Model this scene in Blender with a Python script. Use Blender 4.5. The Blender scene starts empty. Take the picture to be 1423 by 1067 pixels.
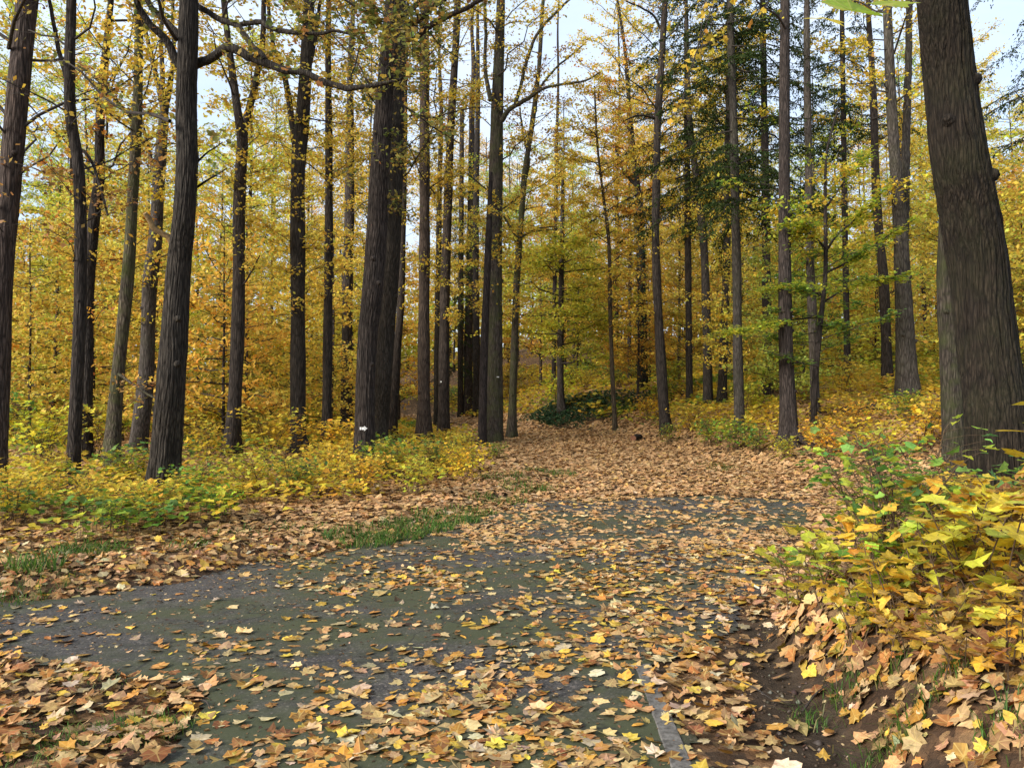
import bpy, math, random
import numpy as np
from mathutils import Vector

C = bpy.context.scene.collection
R = math.radians
RNG = np.random.default_rng(7)
PI = math.pi

# ------------------------------------------------------------------ camera
W, H, F = 1423.0, 1067.0, 1069.0
HORIZ = 575.0
PITCH = math.atan((HORIZ - H / 2) / F)
CAM = np.array([0.0, 0.0, 1.6])
cp, sp = math.cos(PITCH), math.sin(PITCH)


def ray(u, v):
    dx, dz = (u - W / 2) / F, -(v - H / 2) / F
    return np.array([dx, cp - dz * sp, sp + dz * cp])


def unproj(u, v, Y):
    d = ray(u, v)
    return CAM + d * (Y / d[1])


def to_px(p):
    q = np.asarray(p) - CAM
    f = q[1] * cp + q[2] * sp
    z = -q[1] * sp + q[2] * cp
    return W / 2 + F * q[0] / f, H / 2 - F * z / f


# ------------------------------------------------------------------ noise
def _h(ix, iy, s):
    a = np.sin(ix * 127.1 + iy * 311.7 + s * 74.7) * 43758.5453
    return a - np.floor(a)


def vn(x, y, s=0):
    x = np.asarray(x, float); y = np.asarray(y, float)
    ix, iy = np.floor(x), np.floor(y)
    fx, fy = x - ix, y - iy
    fx = fx * fx * (3 - 2 * fx); fy = fy * fy * (3 - 2 * fy)
    a = _h(ix, iy, s) * (1 - fx) + _h(ix + 1, iy, s) * fx
    b = _h(ix, iy + 1, s) * (1 - fx) + _h(ix + 1, iy + 1, s) * fx
    return a * (1 - fy) + b * fy


def fbm(x, y, s=0, o=3):
    t, a, n = 0, 1, 0
    for k in range(o):
        t = t + a * vn(x * 2 ** k, y * 2 ** k, s + k); n += a; a *= .5
    return t / n


def ss(a, b, x):
    t = np.clip((x - a) / (b - a), 0, 1)
    return t * t * (3 - 2 * t)


# ------------------------------------------------------------------ plan of the place
LEFT = np.array([(-16, -5), (-7.5, 3.2), (-4.2, 6.3), (-2.85, 7.6), (-2.03, 9), (-.76, 11.4), (.1, 13.7), (1.0, 16.3),
                 (.6, 21), (.1, 27), (-1.5, 34), (-4, 42), (-9, 58), (-30, 100)], float)
RIGHT = np.array([(1.45, -6), (1.5, 3), (1.72, 5.3), (2.2, 6.3), (3.6, 8), (5.6, 10.3), (8.0, 12.3), (8.6, 14), (7, 16.5),
                  (5.4, 18.5), (4.7, 21), (4.4, 25), (3.4, 28.5), (1.6, 32), (-.6, 37), (-3, 43), (-7.4, 56), (-28.5, 100)], float)


def sdist(x, y, P):
    """signed distance to a polyline, positive on its right"""
    x = np.asarray(x, float); y = np.asarray(y, float)
    best = np.full(x.shape, 1e9); sign = np.ones(x.shape)
    for (ax, ay), (bx, by) in zip(P[:-1], P[1:]):
        ex, ey = bx - ax, by - ay
        t = np.clip(((x - ax) * ex + (y - ay) * ey) / (ex * ex + ey * ey), 0, 1)
        dx, dy = x - ax - t * ex, y - ay - t * ey
        d = np.hypot(dx, dy)
        m = d < best
        best = np.where(m, d, best)
        sign = np.where(m, np.where(ex * (y - ay) - ey * (x - ax) < 0, 1.0, -1.0), sign)
    return best * sign


MOUND = (2.7, 33.5)


def terrain(x, y):
    x = np.asarray(x, float); y = np.asarray(y, float)
    q = y - 11
    rise = (np.sqrt(q * q + 4) + q) / 2
    rise = np.where(rise > 60, 60 + (rise - 60) * .3, rise)
    z = (.03 + .02 * ss(-3, 2, x)) * rise
    dl = -sdist(x, y, LEFT); dr = sdist(x, y, RIGHT)
    dl = np.maximum(dl, 0); dr = np.maximum(dr, 0)
    z = z + .10 * ss(0, .6, dl) + .03 * np.minimum(dl, 18)
    wn = 1 - ss(7.5, 12, y)
    z = z + wn * .27 * ss(-.05, .5, dr) + (.28 + .10 * wn) * np.minimum(dr, 3.5) + (.2) * np.clip(dr - 3.5, 0, 3) + .06 * np.clip(dr - 6.5, 0, 40)
    off = ss(0.0, .6, np.maximum(dl, dr))
    z = z + off * (.10 * (fbm(x * .9, y * .9, 3) - .5) + .05 * (vn(x * 4, y * 4, 9) - .5))
    nb = ss(0, .25, dr) * (1 - ss(8, 10, y))
    z = z + nb * (.07 * (fbm(x * 5, y * 5, 15) - .5) + .05 * (vn(x * 11, y * 11, 19) - .5))
    mx, my = x - MOUND[0], y - MOUND[1]
    z = z + .55 * np.exp(-(mx / 2.3) ** 2 - (my / 1.5) ** 2)
    z = z + .075 * np.clip(y - 48, 0, 90)
    return z


def ground_hit(u, v, far=90.0):
    d = ray(u, v)
    Y = np.arange(2.0, far, .05)
    P = CAM[None] + d[None] * (Y / d[1])[:, None]
    g = terrain(P[:, 0], P[:, 1])
    i = np.argmax(P[:, 2] < g)
    if P[i, 2] >= g[i]:
        i = len(Y) - 1
    return np.array([P[i, 0], P[i, 1], g[i]])


def tz(x, y):
    return float(terrain(np.array([x]), np.array([y]))[0])


ROADPX = [(0, 845), (200, 818), (330, 795), (470, 765), (640, 725), (720, 701), (850, 692), (1000, 690), (1130, 699), (1122, 730),
          (1065, 800), (1040, 850), (1000, 900), (905, 925), (930, 985), (962, 1067)]
ROADPX2 = [(215, 1067), (290, 1000), (250, 960), (150, 930), (0, 908)]
ROAD = [tuple(ground_hit(*p)[:2]) for p in ROADPX] + [(.95, -5), (-1.9, -5)] + [tuple(ground_hit(*p)[:2]) for p in ROADPX2] + [(-9, 1.2), (-16, -5.5), (-7.6, 3.1)]
ROAD = np.array(ROAD)


def inpoly(x, y, P):
    r = np.zeros(np.shape(x), bool)
    n = len(P)
    for i in range(n):
        ax, ay = P[i]; bx, by = P[(i + 1) % n]
        if ay == by: continue
        c = ((ay > y) != (by > y)) & (x < (bx - ax) * (y - ay) / (by - ay) + ax)
        r ^= c
    return r


def on_road(x, y):
    wx = x + .35 * (fbm(x * 2.2, y * 2.2, 31) - .5)
    wy = y + .45 * (fbm(x * 2.2, y * 2.2, 37) - .5)
    return inpoly(wx, wy, ROAD)


# ------------------------------------------------------------------ materials
def nt(name):
    m = bpy.data.materials.new(name); m.use_nodes = True
    t = m.node_tree; t.nodes.clear()
    out = t.nodes.new('ShaderNodeOutputMaterial')
    return m, t, out


def N(t, kind, **kw):
    n = t.nodes.new('ShaderNode' + kind)
    for k, v in kw.items():
        if k.startswith('i_'):
            n.inputs[k[2:].replace('_', ' ')].default_value = v
        else:
            setattr(n, k, v)
    return n


def ramp(t, fac, stops):
    r = N(t, 'ValToRGB')
    e = r.color_ramp.elements
    while len(e) < len(stops): e.new(.5)
    for s, (p, c) in zip(e, stops):
        s.position = p; s.color = (*c, 1)
    t.links.new(fac, r.inputs[0])
    return r.outputs[0]


def mixc(t, fac, a, b, mode='MIX'):
    m = N(t, 'Mix', data_type='RGBA', blend_type=mode)
    for s, i in ((fac, 0), (a, 6), (b, 7)):
        if hasattr(s, 'is_linked'): t.links.new(s, m.inputs[i])
        elif i == 0: m.inputs[0].default_value = s
        else: m.inputs[i].default_value = (*s, 1)
    return m.outputs[2]


def noise(t, vec, scale, detail=4, rough=.6, dist=0.0):
    n = N(t, 'TexNoise'); n.inputs['Scale'].default_value = scale; n.inputs['Detail'].default_value = detail
    n.inputs['Roughness'].default_value = rough; n.inputs['Distortion'].default_value = dist
    t.links.new(vec, n.inputs['Vector'])
    return n.outputs[0]


def leaf_material(name, trans=.38, rough=.55, spec=.25):
    m, t, out = nt(name)
    at = N(t, 'Attribute', attribute_name='col'); oi = N(t, 'ObjectInfo')
    c = mixc(t, 1.0, at.outputs['Color'], oi.outputs['Color'], 'MULTIPLY')
    co = N(t, 'TexCoord')
    nz = noise(t, co.outputs['Object'], 55, 3)
    c = mixc(t, 1.0, c, ramp(t, nz, [(.3, (.82, .78, .7)), (.62, (1.12, 1.12, 1.12))]), 'MULTIPLY')
    vn_ = N(t, 'Attribute', attribute_name='vein')
    c = mixc(t, ramp(t, vn_.outputs['Fac'], [(.88, (0, 0, 0)), (.96, (.3, .3, .3))]), c, (.62, .48, .16))
    rim = noise(t, co.outputs['Object'], 14, 4, .7)
    c = mixc(t, ramp(t, rim, [(.60, (0, 0, 0)), (.70, (.5, .5, .5))]), c, (.20, .085, .03))
    b = N(t, 'BsdfPrincipled'); b.inputs['Roughness'].default_value = rough
    b.inputs['Specular IOR Level'].default_value = spec
    tr = N(t, 'BsdfTranslucent'); mx = N(t, 'MixShader'); mx.inputs[0].default_value = trans
    t.links.new(c, b.inputs['Base Color']); t.links.new(c, tr.inputs['Color'])
    t.links.new(b.outputs[0], mx.inputs[1]); t.links.new(tr.outputs[0], mx.inputs[2])
    t.links.new(mx.outputs[0], out.inputs[0])
    return m


def bark_material(name, dark, mid, light, moss=0.0, scale=1.0, bump=.9):
    m, t, out = nt(name)
    co = N(t, 'TexCoord'); oi = N(t, 'ObjectInfo')
    mp = N(t, 'Mapping'); mp.inputs['Scale'].default_value = (1, 1, .12)
    t.links.new(co.outputs['Object'], mp.inputs[0])
    n1 = noise(t, mp.outputs[0], 26 * scale, 6, .65, .6)
    n2 = noise(t, co.outputs['Object'], 3.2, 4)
    vo = N(t, 'TexVoronoi', feature='DISTANCE_TO_EDGE'); vo.inputs['Scale'].default_value = 24 * scale
    t.links.new(mp.outputs[0], vo.inputs['Vector'])
    c = ramp(t, n1, [(.3, dark), (.52, mid), (.75, light)])
    fur = ramp(t, vo.outputs[0], [(0, (.35, .33, .32)), (.22, (1, 1, 1))])
    c = mixc(t, 1.0, c, fur, 'MULTIPLY')
    c = mixc(t, 1.0, c, ramp(t, n2, [(.3, (.8, .8, .78)), (.7, (1.18, 1.14, 1.1))]), 'MULTIPLY')
    li = noise(t, co.outputs['Object'], 9, 5, .7)
    c = mixc(t, ramp(t, li, [(.62, (0, 0, 0)), (.75, (.25, .25, .25))]), c, (.11, .105, .085))
    if moss:
        ms = noise(t, co.outputs['Object'], 2.1, 5, .7)
        c = mixc(t, ramp(t, ms, [(.42, (0, 0, 0)), (.66, (moss, moss, moss))]), c, (.05, .058, .018))
    c = mixc(t, 1.0, c, oi.outputs['Color'], 'MULTIPLY')
    b = N(t, 'BsdfPrincipled'); b.inputs['Roughness'].default_value = .9; b.inputs['Specular IOR Level'].default_value = .2
    t.links.new(c, b.inputs['Base Color'])
    ad = N(t, 'Math', operation='MULTIPLY_ADD'); t.links.new(vo.outputs[0], ad.inputs[0]); ad.inputs[1].default_value = 1.2; t.links.new(n1, ad.inputs[2])
    bp = N(t, 'Bump'); bp.inputs['Strength'].default_value = bump; bp.inputs['Distance'].default_value = .03
    t.links.new(ad.outputs[0], bp.inputs['Height']); t.links.new(bp.outputs[0], b.inputs['Normal'])
    t.links.new(b.outputs[0], out.inputs[0])
    return m


def simple(name, stops, scale, bump=0.4, rough=.9, detail=6, dist=.02):
    m, t, out = nt(name)
    co = N(t, 'TexCoord')
    n1 = noise(t, co.outputs['Object'], scale, detail, .65)
    b = N(t, 'BsdfPrincipled'); b.inputs['Roughness'].default_value = rough; b.inputs['Specular IOR Level'].default_value = .25
    t.links.new(ramp(t, n1, stops), b.inputs['Base Color'])
    bp = N(t, 'Bump'); bp.inputs['Strength'].default_value = bump; bp.inputs['Distance'].default_value = dist
    t.links.new(n1, bp.inputs['Height']); t.links.new(bp.outputs[0], b.inputs['Normal'])
    t.links.new(b.outputs[0], out.inputs[0])
    return m


def ground_material():
    m, t, out = nt('leaf_mould')
    co = N(t, 'TexCoord'); v = co.outputs['Object']
    vo = N(t, 'TexVoronoi'); vo.inputs['Scale'].default_value = 11; vo.inputs['Randomness'].default_value = 1
    ds = noise(t, v, 6, 3)
    va = N(t, 'VectorMath', operation='MULTIPLY_ADD'); va.inputs[1].default_value = (.12, .12, .12)
    nz = N(t, 'TexNoise'); nz.inputs['Scale'].default_value = 14; t.links.new(v, nz.inputs['Vector'])
    t.links.new(nz.outputs['Color'], va.inputs[0]); t.links.new(v, va.inputs[2]); t.links.new(va.outputs[0], vo.inputs['Vector'])
    sep = N(t, 'SeparateColor'); t.links.new(vo.outputs['Color'], sep.inputs[0])
    c = ramp(t, sep.outputs[0], [(0, (.03, .018, .011)), (.3, (.07, .038, .02)), (.55, (.15, .08, .038)), (.8, (.24, .135, .065)), (1, (.30, .18, .08))])
    so = N(t, 'Attribute', attribute_name='soil')
    n1 = noise(t, v, 5, 8, .7)
    soil = ramp(t, n1, [(.3, (.022, .015, .010)), (.55, (.05, .035, .023)), (.75, (.085, .062, .042))])
    gap = ramp(t, noise(t, v, 2.3, 5, .7), [(.45, (0, 0, 0)), (.62, (.85, .85, .85))])
    c = mixc(t, gap, c, soil)
    c = mixc(t, so.outputs['Fac'], c, soil)
    b = N(t, 'BsdfPrincipled'); b.inputs['Roughness'].default_value = .95; b.inputs['Specular IOR Level'].default_value = .15
    t.links.new(c, b.inputs['Base Color'])
    bp = N(t, 'Bump'); bp.inputs['Strength'].default_value = .7; bp.inputs['Distance'].default_value = .03
    ad = N(t, 'Math', operation='ADD'); t.links.new(n1, ad.inputs[0]); t.links.new(noise(t, v, 40, 4, .7), ad.inputs[1])
    t.links.new(ad.outputs[0], bp.inputs['Height']); t.links.new(bp.outputs[0], b.inputs['Normal'])
    t.links.new(b.outputs[0], out.inputs[0])
    return m


def road_material():
    m, t, out = nt('old_asphalt')
    co = N(t, 'TexCoord'); v = co.outputs['Object']
    fine = noise(t, v, 130, 4, .75)
    c = ramp(t, fine, [(.3, (.021, .0185, .0165)), (.5, (.052, .047, .0425)), (.72, (.125, .112, .10))])
    st_ = N(t, 'TexVoronoi'); st_.inputs['Scale'].default_value = 75; t.links.new(v, st_.inputs['Vector'])
    sg = N(t, 'SeparateColor'); t.links.new(st_.outputs['Color'], sg.inputs[0])
    c = mixc(t, 1.0, c, ramp(t, sg.outputs[0], [(0, (.55, .55, .55)), (.6, (1, 1, 1)), (.88, (1.3, 1.28, 1.25)), (1, (2.6, 2.5, 2.4))]), 'MULTIPLY')
    c = mixc(t, 1.0, c, ramp(t, noise(t, v, 7, 5, .7), [(.35, (.7, .7, .7)), (.65, (1.35, 1.33, 1.3))]), 'MULTIPLY')
    big = noise(t, v, .9, 5, .65, .4)
    c = mixc(t, 1.0, c, ramp(t, big, [(.3, (.62, .62, .62)), (.7, (1.3, 1.27, 1.25))]), 'MULTIPLY')
    mp = N(t, 'Mapping'); mp.inputs['Location'].default_value = (3.3, 1.7, 0); mp.inputs['Scale'].default_value = (.55, .8, 1)
    t.links.new(v, mp.inputs[0])
    alg = noise(t, mp.outputs[0], 1.0, 6, .7)
    c = mixc(t, ramp(t, alg, [(.42, (0, 0, 0)), (.56, (.85, .85, .85))]), c, (.048, .054, .02))
    dirt = noise(t, v, 2.4, 8, .75)
    c = mixc(t, ramp(t, dirt, [(.55, (0, 0, 0)), (.75, (.6, .6, .6))]), c, (.075, .055, .04))
    cr = N(t, 'TexVoronoi', feature='DISTANCE_TO_EDGE'); cr.inputs['Scale'].default_value = .7
    wv = N(t, 'VectorMath', operation='MULTIPLY_ADD'); wv.inputs[1].default_value = (.5, .5, .5)
    nz = N(t, 'TexNoise'); nz.inputs['Scale'].default_value = 2.5; nz.inputs['Detail'].default_value = 6; t.links.new(v, nz.inputs['Vector'])
    t.links.new(nz.outputs['Color'], wv.inputs[0]); t.links.new(v, wv.inputs[2]); t.links.new(wv.outputs[0], cr.inputs['Vector'])
    c = mixc(t, ramp(t, cr.outputs[0], [(0, (.8, .8, .8)), (.012, (0, 0, 0))]), c, (.012, .011, .01))
    b = N(t, 'BsdfPrincipled'); b.inputs['Roughness'].default_value = .72; b.inputs['Specular IOR Level'].default_value = .35
    t.links.new(c, b.inputs['Base Color'])
    bp = N(t, 'Bump'); bp.inputs['Strength'].default_value = .6; bp.inputs['Distance'].default_value = .008
    t.links.new(fine, bp.inputs['Height']); t.links.new(bp.outputs[0], b.inputs['Normal'])
    t.links.new(b.outputs[0], out.inputs[0])
    return m


M_LEAF = leaf_material('autumn_leaf', .5)
M_LITTER = leaf_material('fallen_leaf', .12, .6)
M_NEEDLE = leaf_material('spruce_needles', .12, .95, .03)
M_BARK = bark_material('furrowed_bark', (.020, .0158, .0135), (.050, .0405, .035), (.096, .078, .068))
M_BARK_BIG = bark_material('deep_oak_bark', (.016, .012, .0085), (.041, .031, .022), (.08, .062, .044), .25, 1.25, 1.0)
M_BARK_MOSS = bark_material('mossy_bark', (.026, .021, .017), (.068, .055, .045), (.13, .11, .09), .7)
M_BARK_GREY = bark_material('grey_bark', (.03, .026, .023), (.085, .073, .064), (.16, .14, .125), .2, 1.2, .5)
M_TWIG = simple('twig_bark', [(.3, (.02, .016, .013)), (.7, (.06, .047, .038))], 30, .3)
M_STEM = simple('sapling_stem', [(.3, (.05, .03, .018)), (.7, (.12, .08, .045))], 30, .3)
M_WOOD = simple('weathered_dead_wood', [(.3, (.10, .06, .025)), (.7, (.30, .20, .09))], 22, .5)
M_GROUND = ground_material()
M_ROAD = road_material()
M_CONC = simple('old_concrete', [(.32, (.05, .045, .038)), (.5, (.11, .10, .088)), (.72, (.19, .175, .155))], 28, .6, .9, 8, .01)
M_WHITE = simple('white_paint', [(.3, (.55, .54, .5)), (.6, (.8, .79, .76))], 40, .1, .6)
M_PALE = simple('faded_paint', [(.35, (.06, .055, .05)), (.65, (.42, .41, .4))], 26, .2, .8)
M_LOGEND = simple('cut_wood', [(.3, (.10, .045, .025)), (.7, (.25, .11, .06))], 18, .4)


# ------------------------------------------------------------------ mesh assembly
class MB:
    def __init__(s): s.v = []; s.f = []; s.n = 0; s.a = []

    def add(s, V, faces, mat=0, col=(1, 1, 1), smooth=True, va=None):
        """faces: int array (k, n); col (3,) or (k, 3)"""
        V = np.asarray(V, float).reshape(-1, 3)
        faces = np.asarray(faces, np.int64)
        col = np.asarray(col, float)
        if col.ndim == 1: col = np.broadcast_to(col, (len(faces), 3))
        s.f.append((faces + s.n, mat, col, smooth)); s.v.append(V); s.n += len(V); s.a.append(np.zeros(len(V)) if va is None else va)

    def build(s, name, mats, parent=None, loc=(0, 0, 0)):
        me = bpy.data.meshes.new(name)
        V = np.concatenate(s.v) - np.asarray(loc)[None]
        li = np.concatenate([f.ravel() for f, *_ in s.f])
        tot = np.concatenate([np.full(len(f), f.shape[1], np.int64) for f, *_ in s.f])
        st = np.concatenate([[0], np.cumsum(tot)[:-1]])
        mi = np.concatenate([np.full(len(f), m, np.int32) for f, m, *_ in s.f])
        sm = np.concatenate([np.full(len(f), x, bool) for f, m, c, x in s.f])
        col = np.concatenate([c for f, m, c, x in s.f])
        me.vertices.add(len(V)); me.vertices.foreach_set('co', V.astype(np.float32).ravel())
        me.loops.add(len(li)); me.loops.foreach_set('vertex_index', li.astype(np.int32))
        me.polygons.add(len(tot)); me.polygons.foreach_set('loop_start', st.astype(np.int32))
        try: me.polygons.foreach_set('loop_total', tot.astype(np.int32))
        except Exception: pass
        me.polygons.foreach_set('material_index', mi)
        me.polygons.foreach_set('use_smooth', sm)
        a = me.attributes.new('col', 'FLOAT_COLOR', 'FACE')
        a.data.foreach_set('color', np.concatenate([col, np.ones((len(col), 1))], 1).astype(np.float32).ravel())
        va = np.concatenate(s.a)
        if va.any(): me.attributes.new('vein', 'FLOAT', 'POINT').data.foreach_set('value', va.astype(np.float32))
        for m in (mats if isinstance(mats, (list, tuple)) else [mats]): me.materials.append(m)
        me.update(calc_edges=True); me.validate()
        o = bpy.data.objects.new(name, me); C.objects.link(o)
        if parent is not None: o.parent = parent
        else: o.location = loc
        return o


def catmull(P, n):
    P = np.asarray(P, float)
    Q = np.concatenate([[2 * P[0] - P[1]], P, [2 * P[-1] - P[-2]]])
    seg = len(P) - 1
    t = np.linspace(0, seg, n); i = np.minimum(t.astype(int), seg - 1); f = (t - i)[:, None]
    a, b, c, d = Q[i], Q[i + 1], Q[i + 2], Q[i + 3]
    return .5 * ((2 * b) + (c - a) * f + (2 * a - 5 * b + 4 * c - d) * f ** 2 + (3 * b - a - 3 * c + d) * f ** 3)


def tube(mb, P, r, m=8, mat=0, ridge=0.0, rng=RNG, flare=0.0, z0=0.0, cap=True, lobes=5):
    P = np.asarray(P, float); n = len(P); r = np.broadcast_to(np.asarray(r, float), (n,)).copy()
    T = np.gradient(P, axis=0); T /= np.linalg.norm(T, axis=1)[:, None] + 1e-9
    ref = np.array([1.0, 0, 0]) if abs(T[0][0]) < .8 else np.array([0, 1.0, 0])
    U = np.zeros_like(P); u = ref - T[0] * ref.dot(T[0])
    for i in range(n):
        u = u - T[i] * u.dot(T[i]); u /= np.linalg.norm(u) + 1e-9; U[i] = u
    Vv = np.cross(T, U)
    th = np.linspace(0, 2 * PI, m, endpoint=False)
    rad = np.repeat(r[:, None], m, 1)
    L = np.concatenate([[0], np.cumsum(np.linalg.norm(np.diff(P, axis=0), axis=1))])
    if ridge:
        ph = rng.uniform(0, 6.28, 8)
        tt = th[None] + .10 * np.sin(L[:, None] * 1.7 + ph[0]) + .05 * np.sin(L[:, None] * 4.1 + ph[1]) + .12 * (vn(th[None] * 2.5 + 0 * L[:, None], L[:, None] * 5 + 0 * th[None], 7) - .5)
        k0 = max(10, int(m / 5))
        rr = np.zeros_like(rad)
        for j, (k, a) in enumerate(((k0, .5), (int(k0 * 1.45), .4), (int(k0 * .6), .35))):
            rr += a * np.cos(k * tt + ph[2 + j] + 1.3 * np.sin(L[:, None] * (3.1 + 2.3 * j) + ph[5]) * 1.0)
        rr = np.where(rr > 0, rr, rr * 1.6) * (.45 + 1.1 * vn(th[None] * 7 + 0 * L[:, None], L[:, None] * 8 + 0 * th[None], 3))
        rad *= 1 + ridge * rr
        rad *= 1 + .05 * (vn(th[None] * 1.3 + 5 * np.zeros_like(L[:, None]), L[:, None] * 2.2, int(ph[0] * 10)) - .5)
    if flare:
        hgt = P[:, 2] - z0; ph = rng.uniform(0, 6.28)
        fl = flare * np.exp(-np.maximum(hgt, 0) / (1.6 * r[0] + .08))
        rad *= 1 + fl[:, None] * (.65 + .55 * np.cos(lobes * th[None] + ph) * .7)
    X = P[:, None] + rad[..., None] * (np.cos(th)[None, :, None] * U[:, None] + np.sin(th)[None, :, None] * Vv[:, None])
    V = X.reshape(-1, 3)
    i, j = np.meshgrid(np.arange(n - 1), np.arange(m), indexing='ij')
    j2 = (j + 1) % m
    Fq = np.stack([i * m + j, i * m + j2, (i + 1) * m + j2, (i + 1) * m + j], -1).reshape(-1, 4)
    mb.add(V, Fq, mat)
    if cap:
        V2 = np.concatenate([X[-1], P[-1:]]); k = np.arange(m)
        mb.add(V2, np.stack([k, (k + 1) % m, np.full(m, m)], 1), mat)


def twigs(mb, A, B, Cc, r, mat=0):
    """batch of three-point, three-sided twigs"""
    n = len(A)
    if n == 0: return
    D = Cc - A; D /= np.linalg.norm(D, axis=1)[:, None] + 1e-9
    ref = np.where(np.abs(D[:, 2:3]) < .8, np.array([[0, 0, 1.0]]), np.array([[1.0, 0, 0]]))
    U = np.cross(D, ref); U /= np.linalg.norm(U, axis=1)[:, None] + 1e-9
    Wv = np.cross(D, U)
    V = np.zeros((n, 9, 3))
    for q, (P, k) in enumerate(((A, 1.0), (B, .7), (Cc, .3))):
        for j in range(3):
            a = j * 2 * PI / 3
            V[:, q * 3 + j] = P + (r * k)[:, None] * (math.cos(a) * U + math.sin(a) * Wv)
    f = []
    for q in range(2):
        for j in range(3):
            f.append((q * 3 + j, q * 3 + (j + 1) % 3, q * 3 + 3 + (j + 1) % 3, q * 3 + 3 + j))
    Fq = (np.array(f)[None] + (np.arange(n) * 9)[:, None, None]).reshape(-1, 4)
    mb.add(V.reshape(-1, 3), Fq, mat)


# leaf templates: outline fan round the centre
_half = [(0, -.28), (.20, -.42), (.32, -.27), (.53, -.17), (.43, .02), (.51, .27), (.31, .23), (.24, .37), (0, .58)]
MAPLE = np.array([(0, 0)] + _half + [(-x, y) for x, y in _half[-2:0:-1]])
_h2 = [(0, -.34), (.46, -.26), (.28, 0), (.46, .28), (0, .58)]
MAPLE_S = np.array([(0, 0)] + _h2 + [(-x, y) for x, y in _h2[-2:0:-1]])
KITE = np.array([(0, -.5), (.34, .0), (0, .55), (-.34, .0)])
OVAL = np.array([(0, 0), (0, -.5), (.22, -.34), (.31, -.05), (.22, .26), (0, .52), (-.23, .24), (-.3, -.06), (-.2, -.36)])


def leaves(mb, kind, P, size, col, rng, tilt=.45, curl=.35, mat=0, droop=0.0, normal=None):
    n = len(P)
    if n == 0: return
    T = {'maple': MAPLE, 'small': MAPLE_S, 'kite': KITE, 'oval': OVAL}[kind]
    k = len(T)
    X = np.repeat(T[None, :, 0], n, 0); Y = np.repeat(T[None, :, 1], n, 0)
    c1 = rng.normal(0, curl, (n, 1)); c2 = rng.normal(0, curl, (n, 1)); c3 = rng.normal(0, curl * .6, (n, 1)); c4 = np.abs(rng.normal(0, curl * .5, (n, 1)))
    if kind != 'kite':
        jit = 1 + rng.normal(0, .09, (n, k)); X = X * jit; Y = Y * (1 + rng.normal(0, .08, (n, k)))
        fold = rng.uniform(.72, 1.0, (n, 1)); X = X * fold
    Z = c1 * X * X + c2 * Y * Y * np.sign(Y) + c3 * X * Y + c4 * np.abs(X) * .5 - curl * .12
    L = np.stack([X, Y, Z], -1) * np.broadcast_to(size, (n,))[:, None, None]
    yaw = rng.uniform(0, 2 * PI, n); ta = rng.normal(0, tilt, n) + droop; ax = rng.uniform(0, 2 * PI, n) if droop == 0 else np.zeros(n)
    # tilt about a horizontal axis, then yaw
    ca, sa = np.cos(ta), np.sin(ta); cx, sx = np.cos(ax), np.sin(ax)
    x = L[..., 0] * cx[:, None] + L[..., 1] * sx[:, None]; y = -L[..., 0] * sx[:, None] + L[..., 1] * cx[:, None]; z = L[..., 2]
    y2 = y * ca[:, None] - z * sa[:, None]; z2 = y * sa[:, None] + z * ca[:, None]
    cy, sy = np.cos(yaw), np.sin(yaw)
    Q = np.stack([x * cy[:, None] - y2 * sy[:, None], x * sy[:, None] + y2 * cy[:, None], z2], -1)
    if normal is not None:
        nr = normal / np.linalg.norm(normal, axis=1)[:, None]
        e1 = np.stack([nr[:, 2], np.zeros(n), -nr[:, 0]], 1); e1 /= np.linalg.norm(e1, axis=1)[:, None]
        e2 = np.cross(nr, e1)
        Q = Q[..., 0:1] * e1[:, None] + Q[..., 1:2] * e2[:, None] + Q[..., 2:3] * nr[:, None]
    V = Q + P[:, None]
    if kind == 'kite':
        f = np.array([(0, 1, 2), (0, 2, 3)])
    else:
        m = k - 1
        f = np.array([(0, 1 + i, 1 + (i + 1) % m) for i in range(m)])
    Fq = (f[None] + (np.arange(n) * k)[:, None, None]).reshape(-1, 3)
    cf = np.repeat(col, len(f), 0)
    if kind != 'kite': cf = np.clip(cf * np.exp(rng.normal(0, .09, (len(cf), 1))), 0, .88)
    va = None
    if kind == 'maple':
        vt = np.zeros(k); vt[[0, 1, 2, 4, 6, 9, 12, 14, 16]] = 1; va = np.tile(vt, n)
    mb.add(V.reshape(-1, 3), Fq, mat, cf, smooth=False, va=va)


def pick(pal, n, rng, var=.16):
    cols = np.array([c[:3] for c in pal], float); w = np.array([c[3] for c in pal], float); w /= w.sum()
    c = cols[rng.choice(len(cols), n, p=w)]
    return np.clip(c * np.exp(rng.normal(0, var, (n, 1))) * (1 + rng.normal(0, .07, (n, 3))), 0, .85)


P_LITTER = [(.50, .285, .12, 3), (.58, .38, .18, 3), (.44, .19, .055, 2.2), (.30, .125, .042, 1.4), (.13, .057, .027, .6), (.62, .40, .06, 1), (.53, .31, .15, 2.6), (.58, .45, .28, 1), (.54, .27, .05, 1.4)]
P_ROADL = [(.51, .30, .12, 3), (.59, .40, .19, 3), (.46, .20, .055, 2.2), (.26, .11, .037, 1.2), (.66, .43, .06, 1.3), (.58, .46, .29, 1), (.56, .285, .045, 1.6)]
P_GOLD = [(.72, .49, .06, 3), (.75, .55, .08, 2.5), (.62, .45, .065, 2), (.62, .35, .05, 1), (.46, .41, .07, .9)]
P_YELLOW = [(.77, .55, .05, 3), (.73, .54, .07, 2.5), (.60, .50, .06, 1.8), (.70, .41, .05, 1.2), (.40, .40, .06, .9)]
P_YGREEN = [(.46, .48, .05, 3), (.60, .52, .05, 2), (.30, .39, .04, 2.4), (.16, .27, .04, 1.6)]
P_ORANGE = [(.50, .22, .03, 3), (.55, .30, .04, 2.5), (.42, .15, .03, 1.6), (.56, .38, .05, 1.2)]
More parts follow.
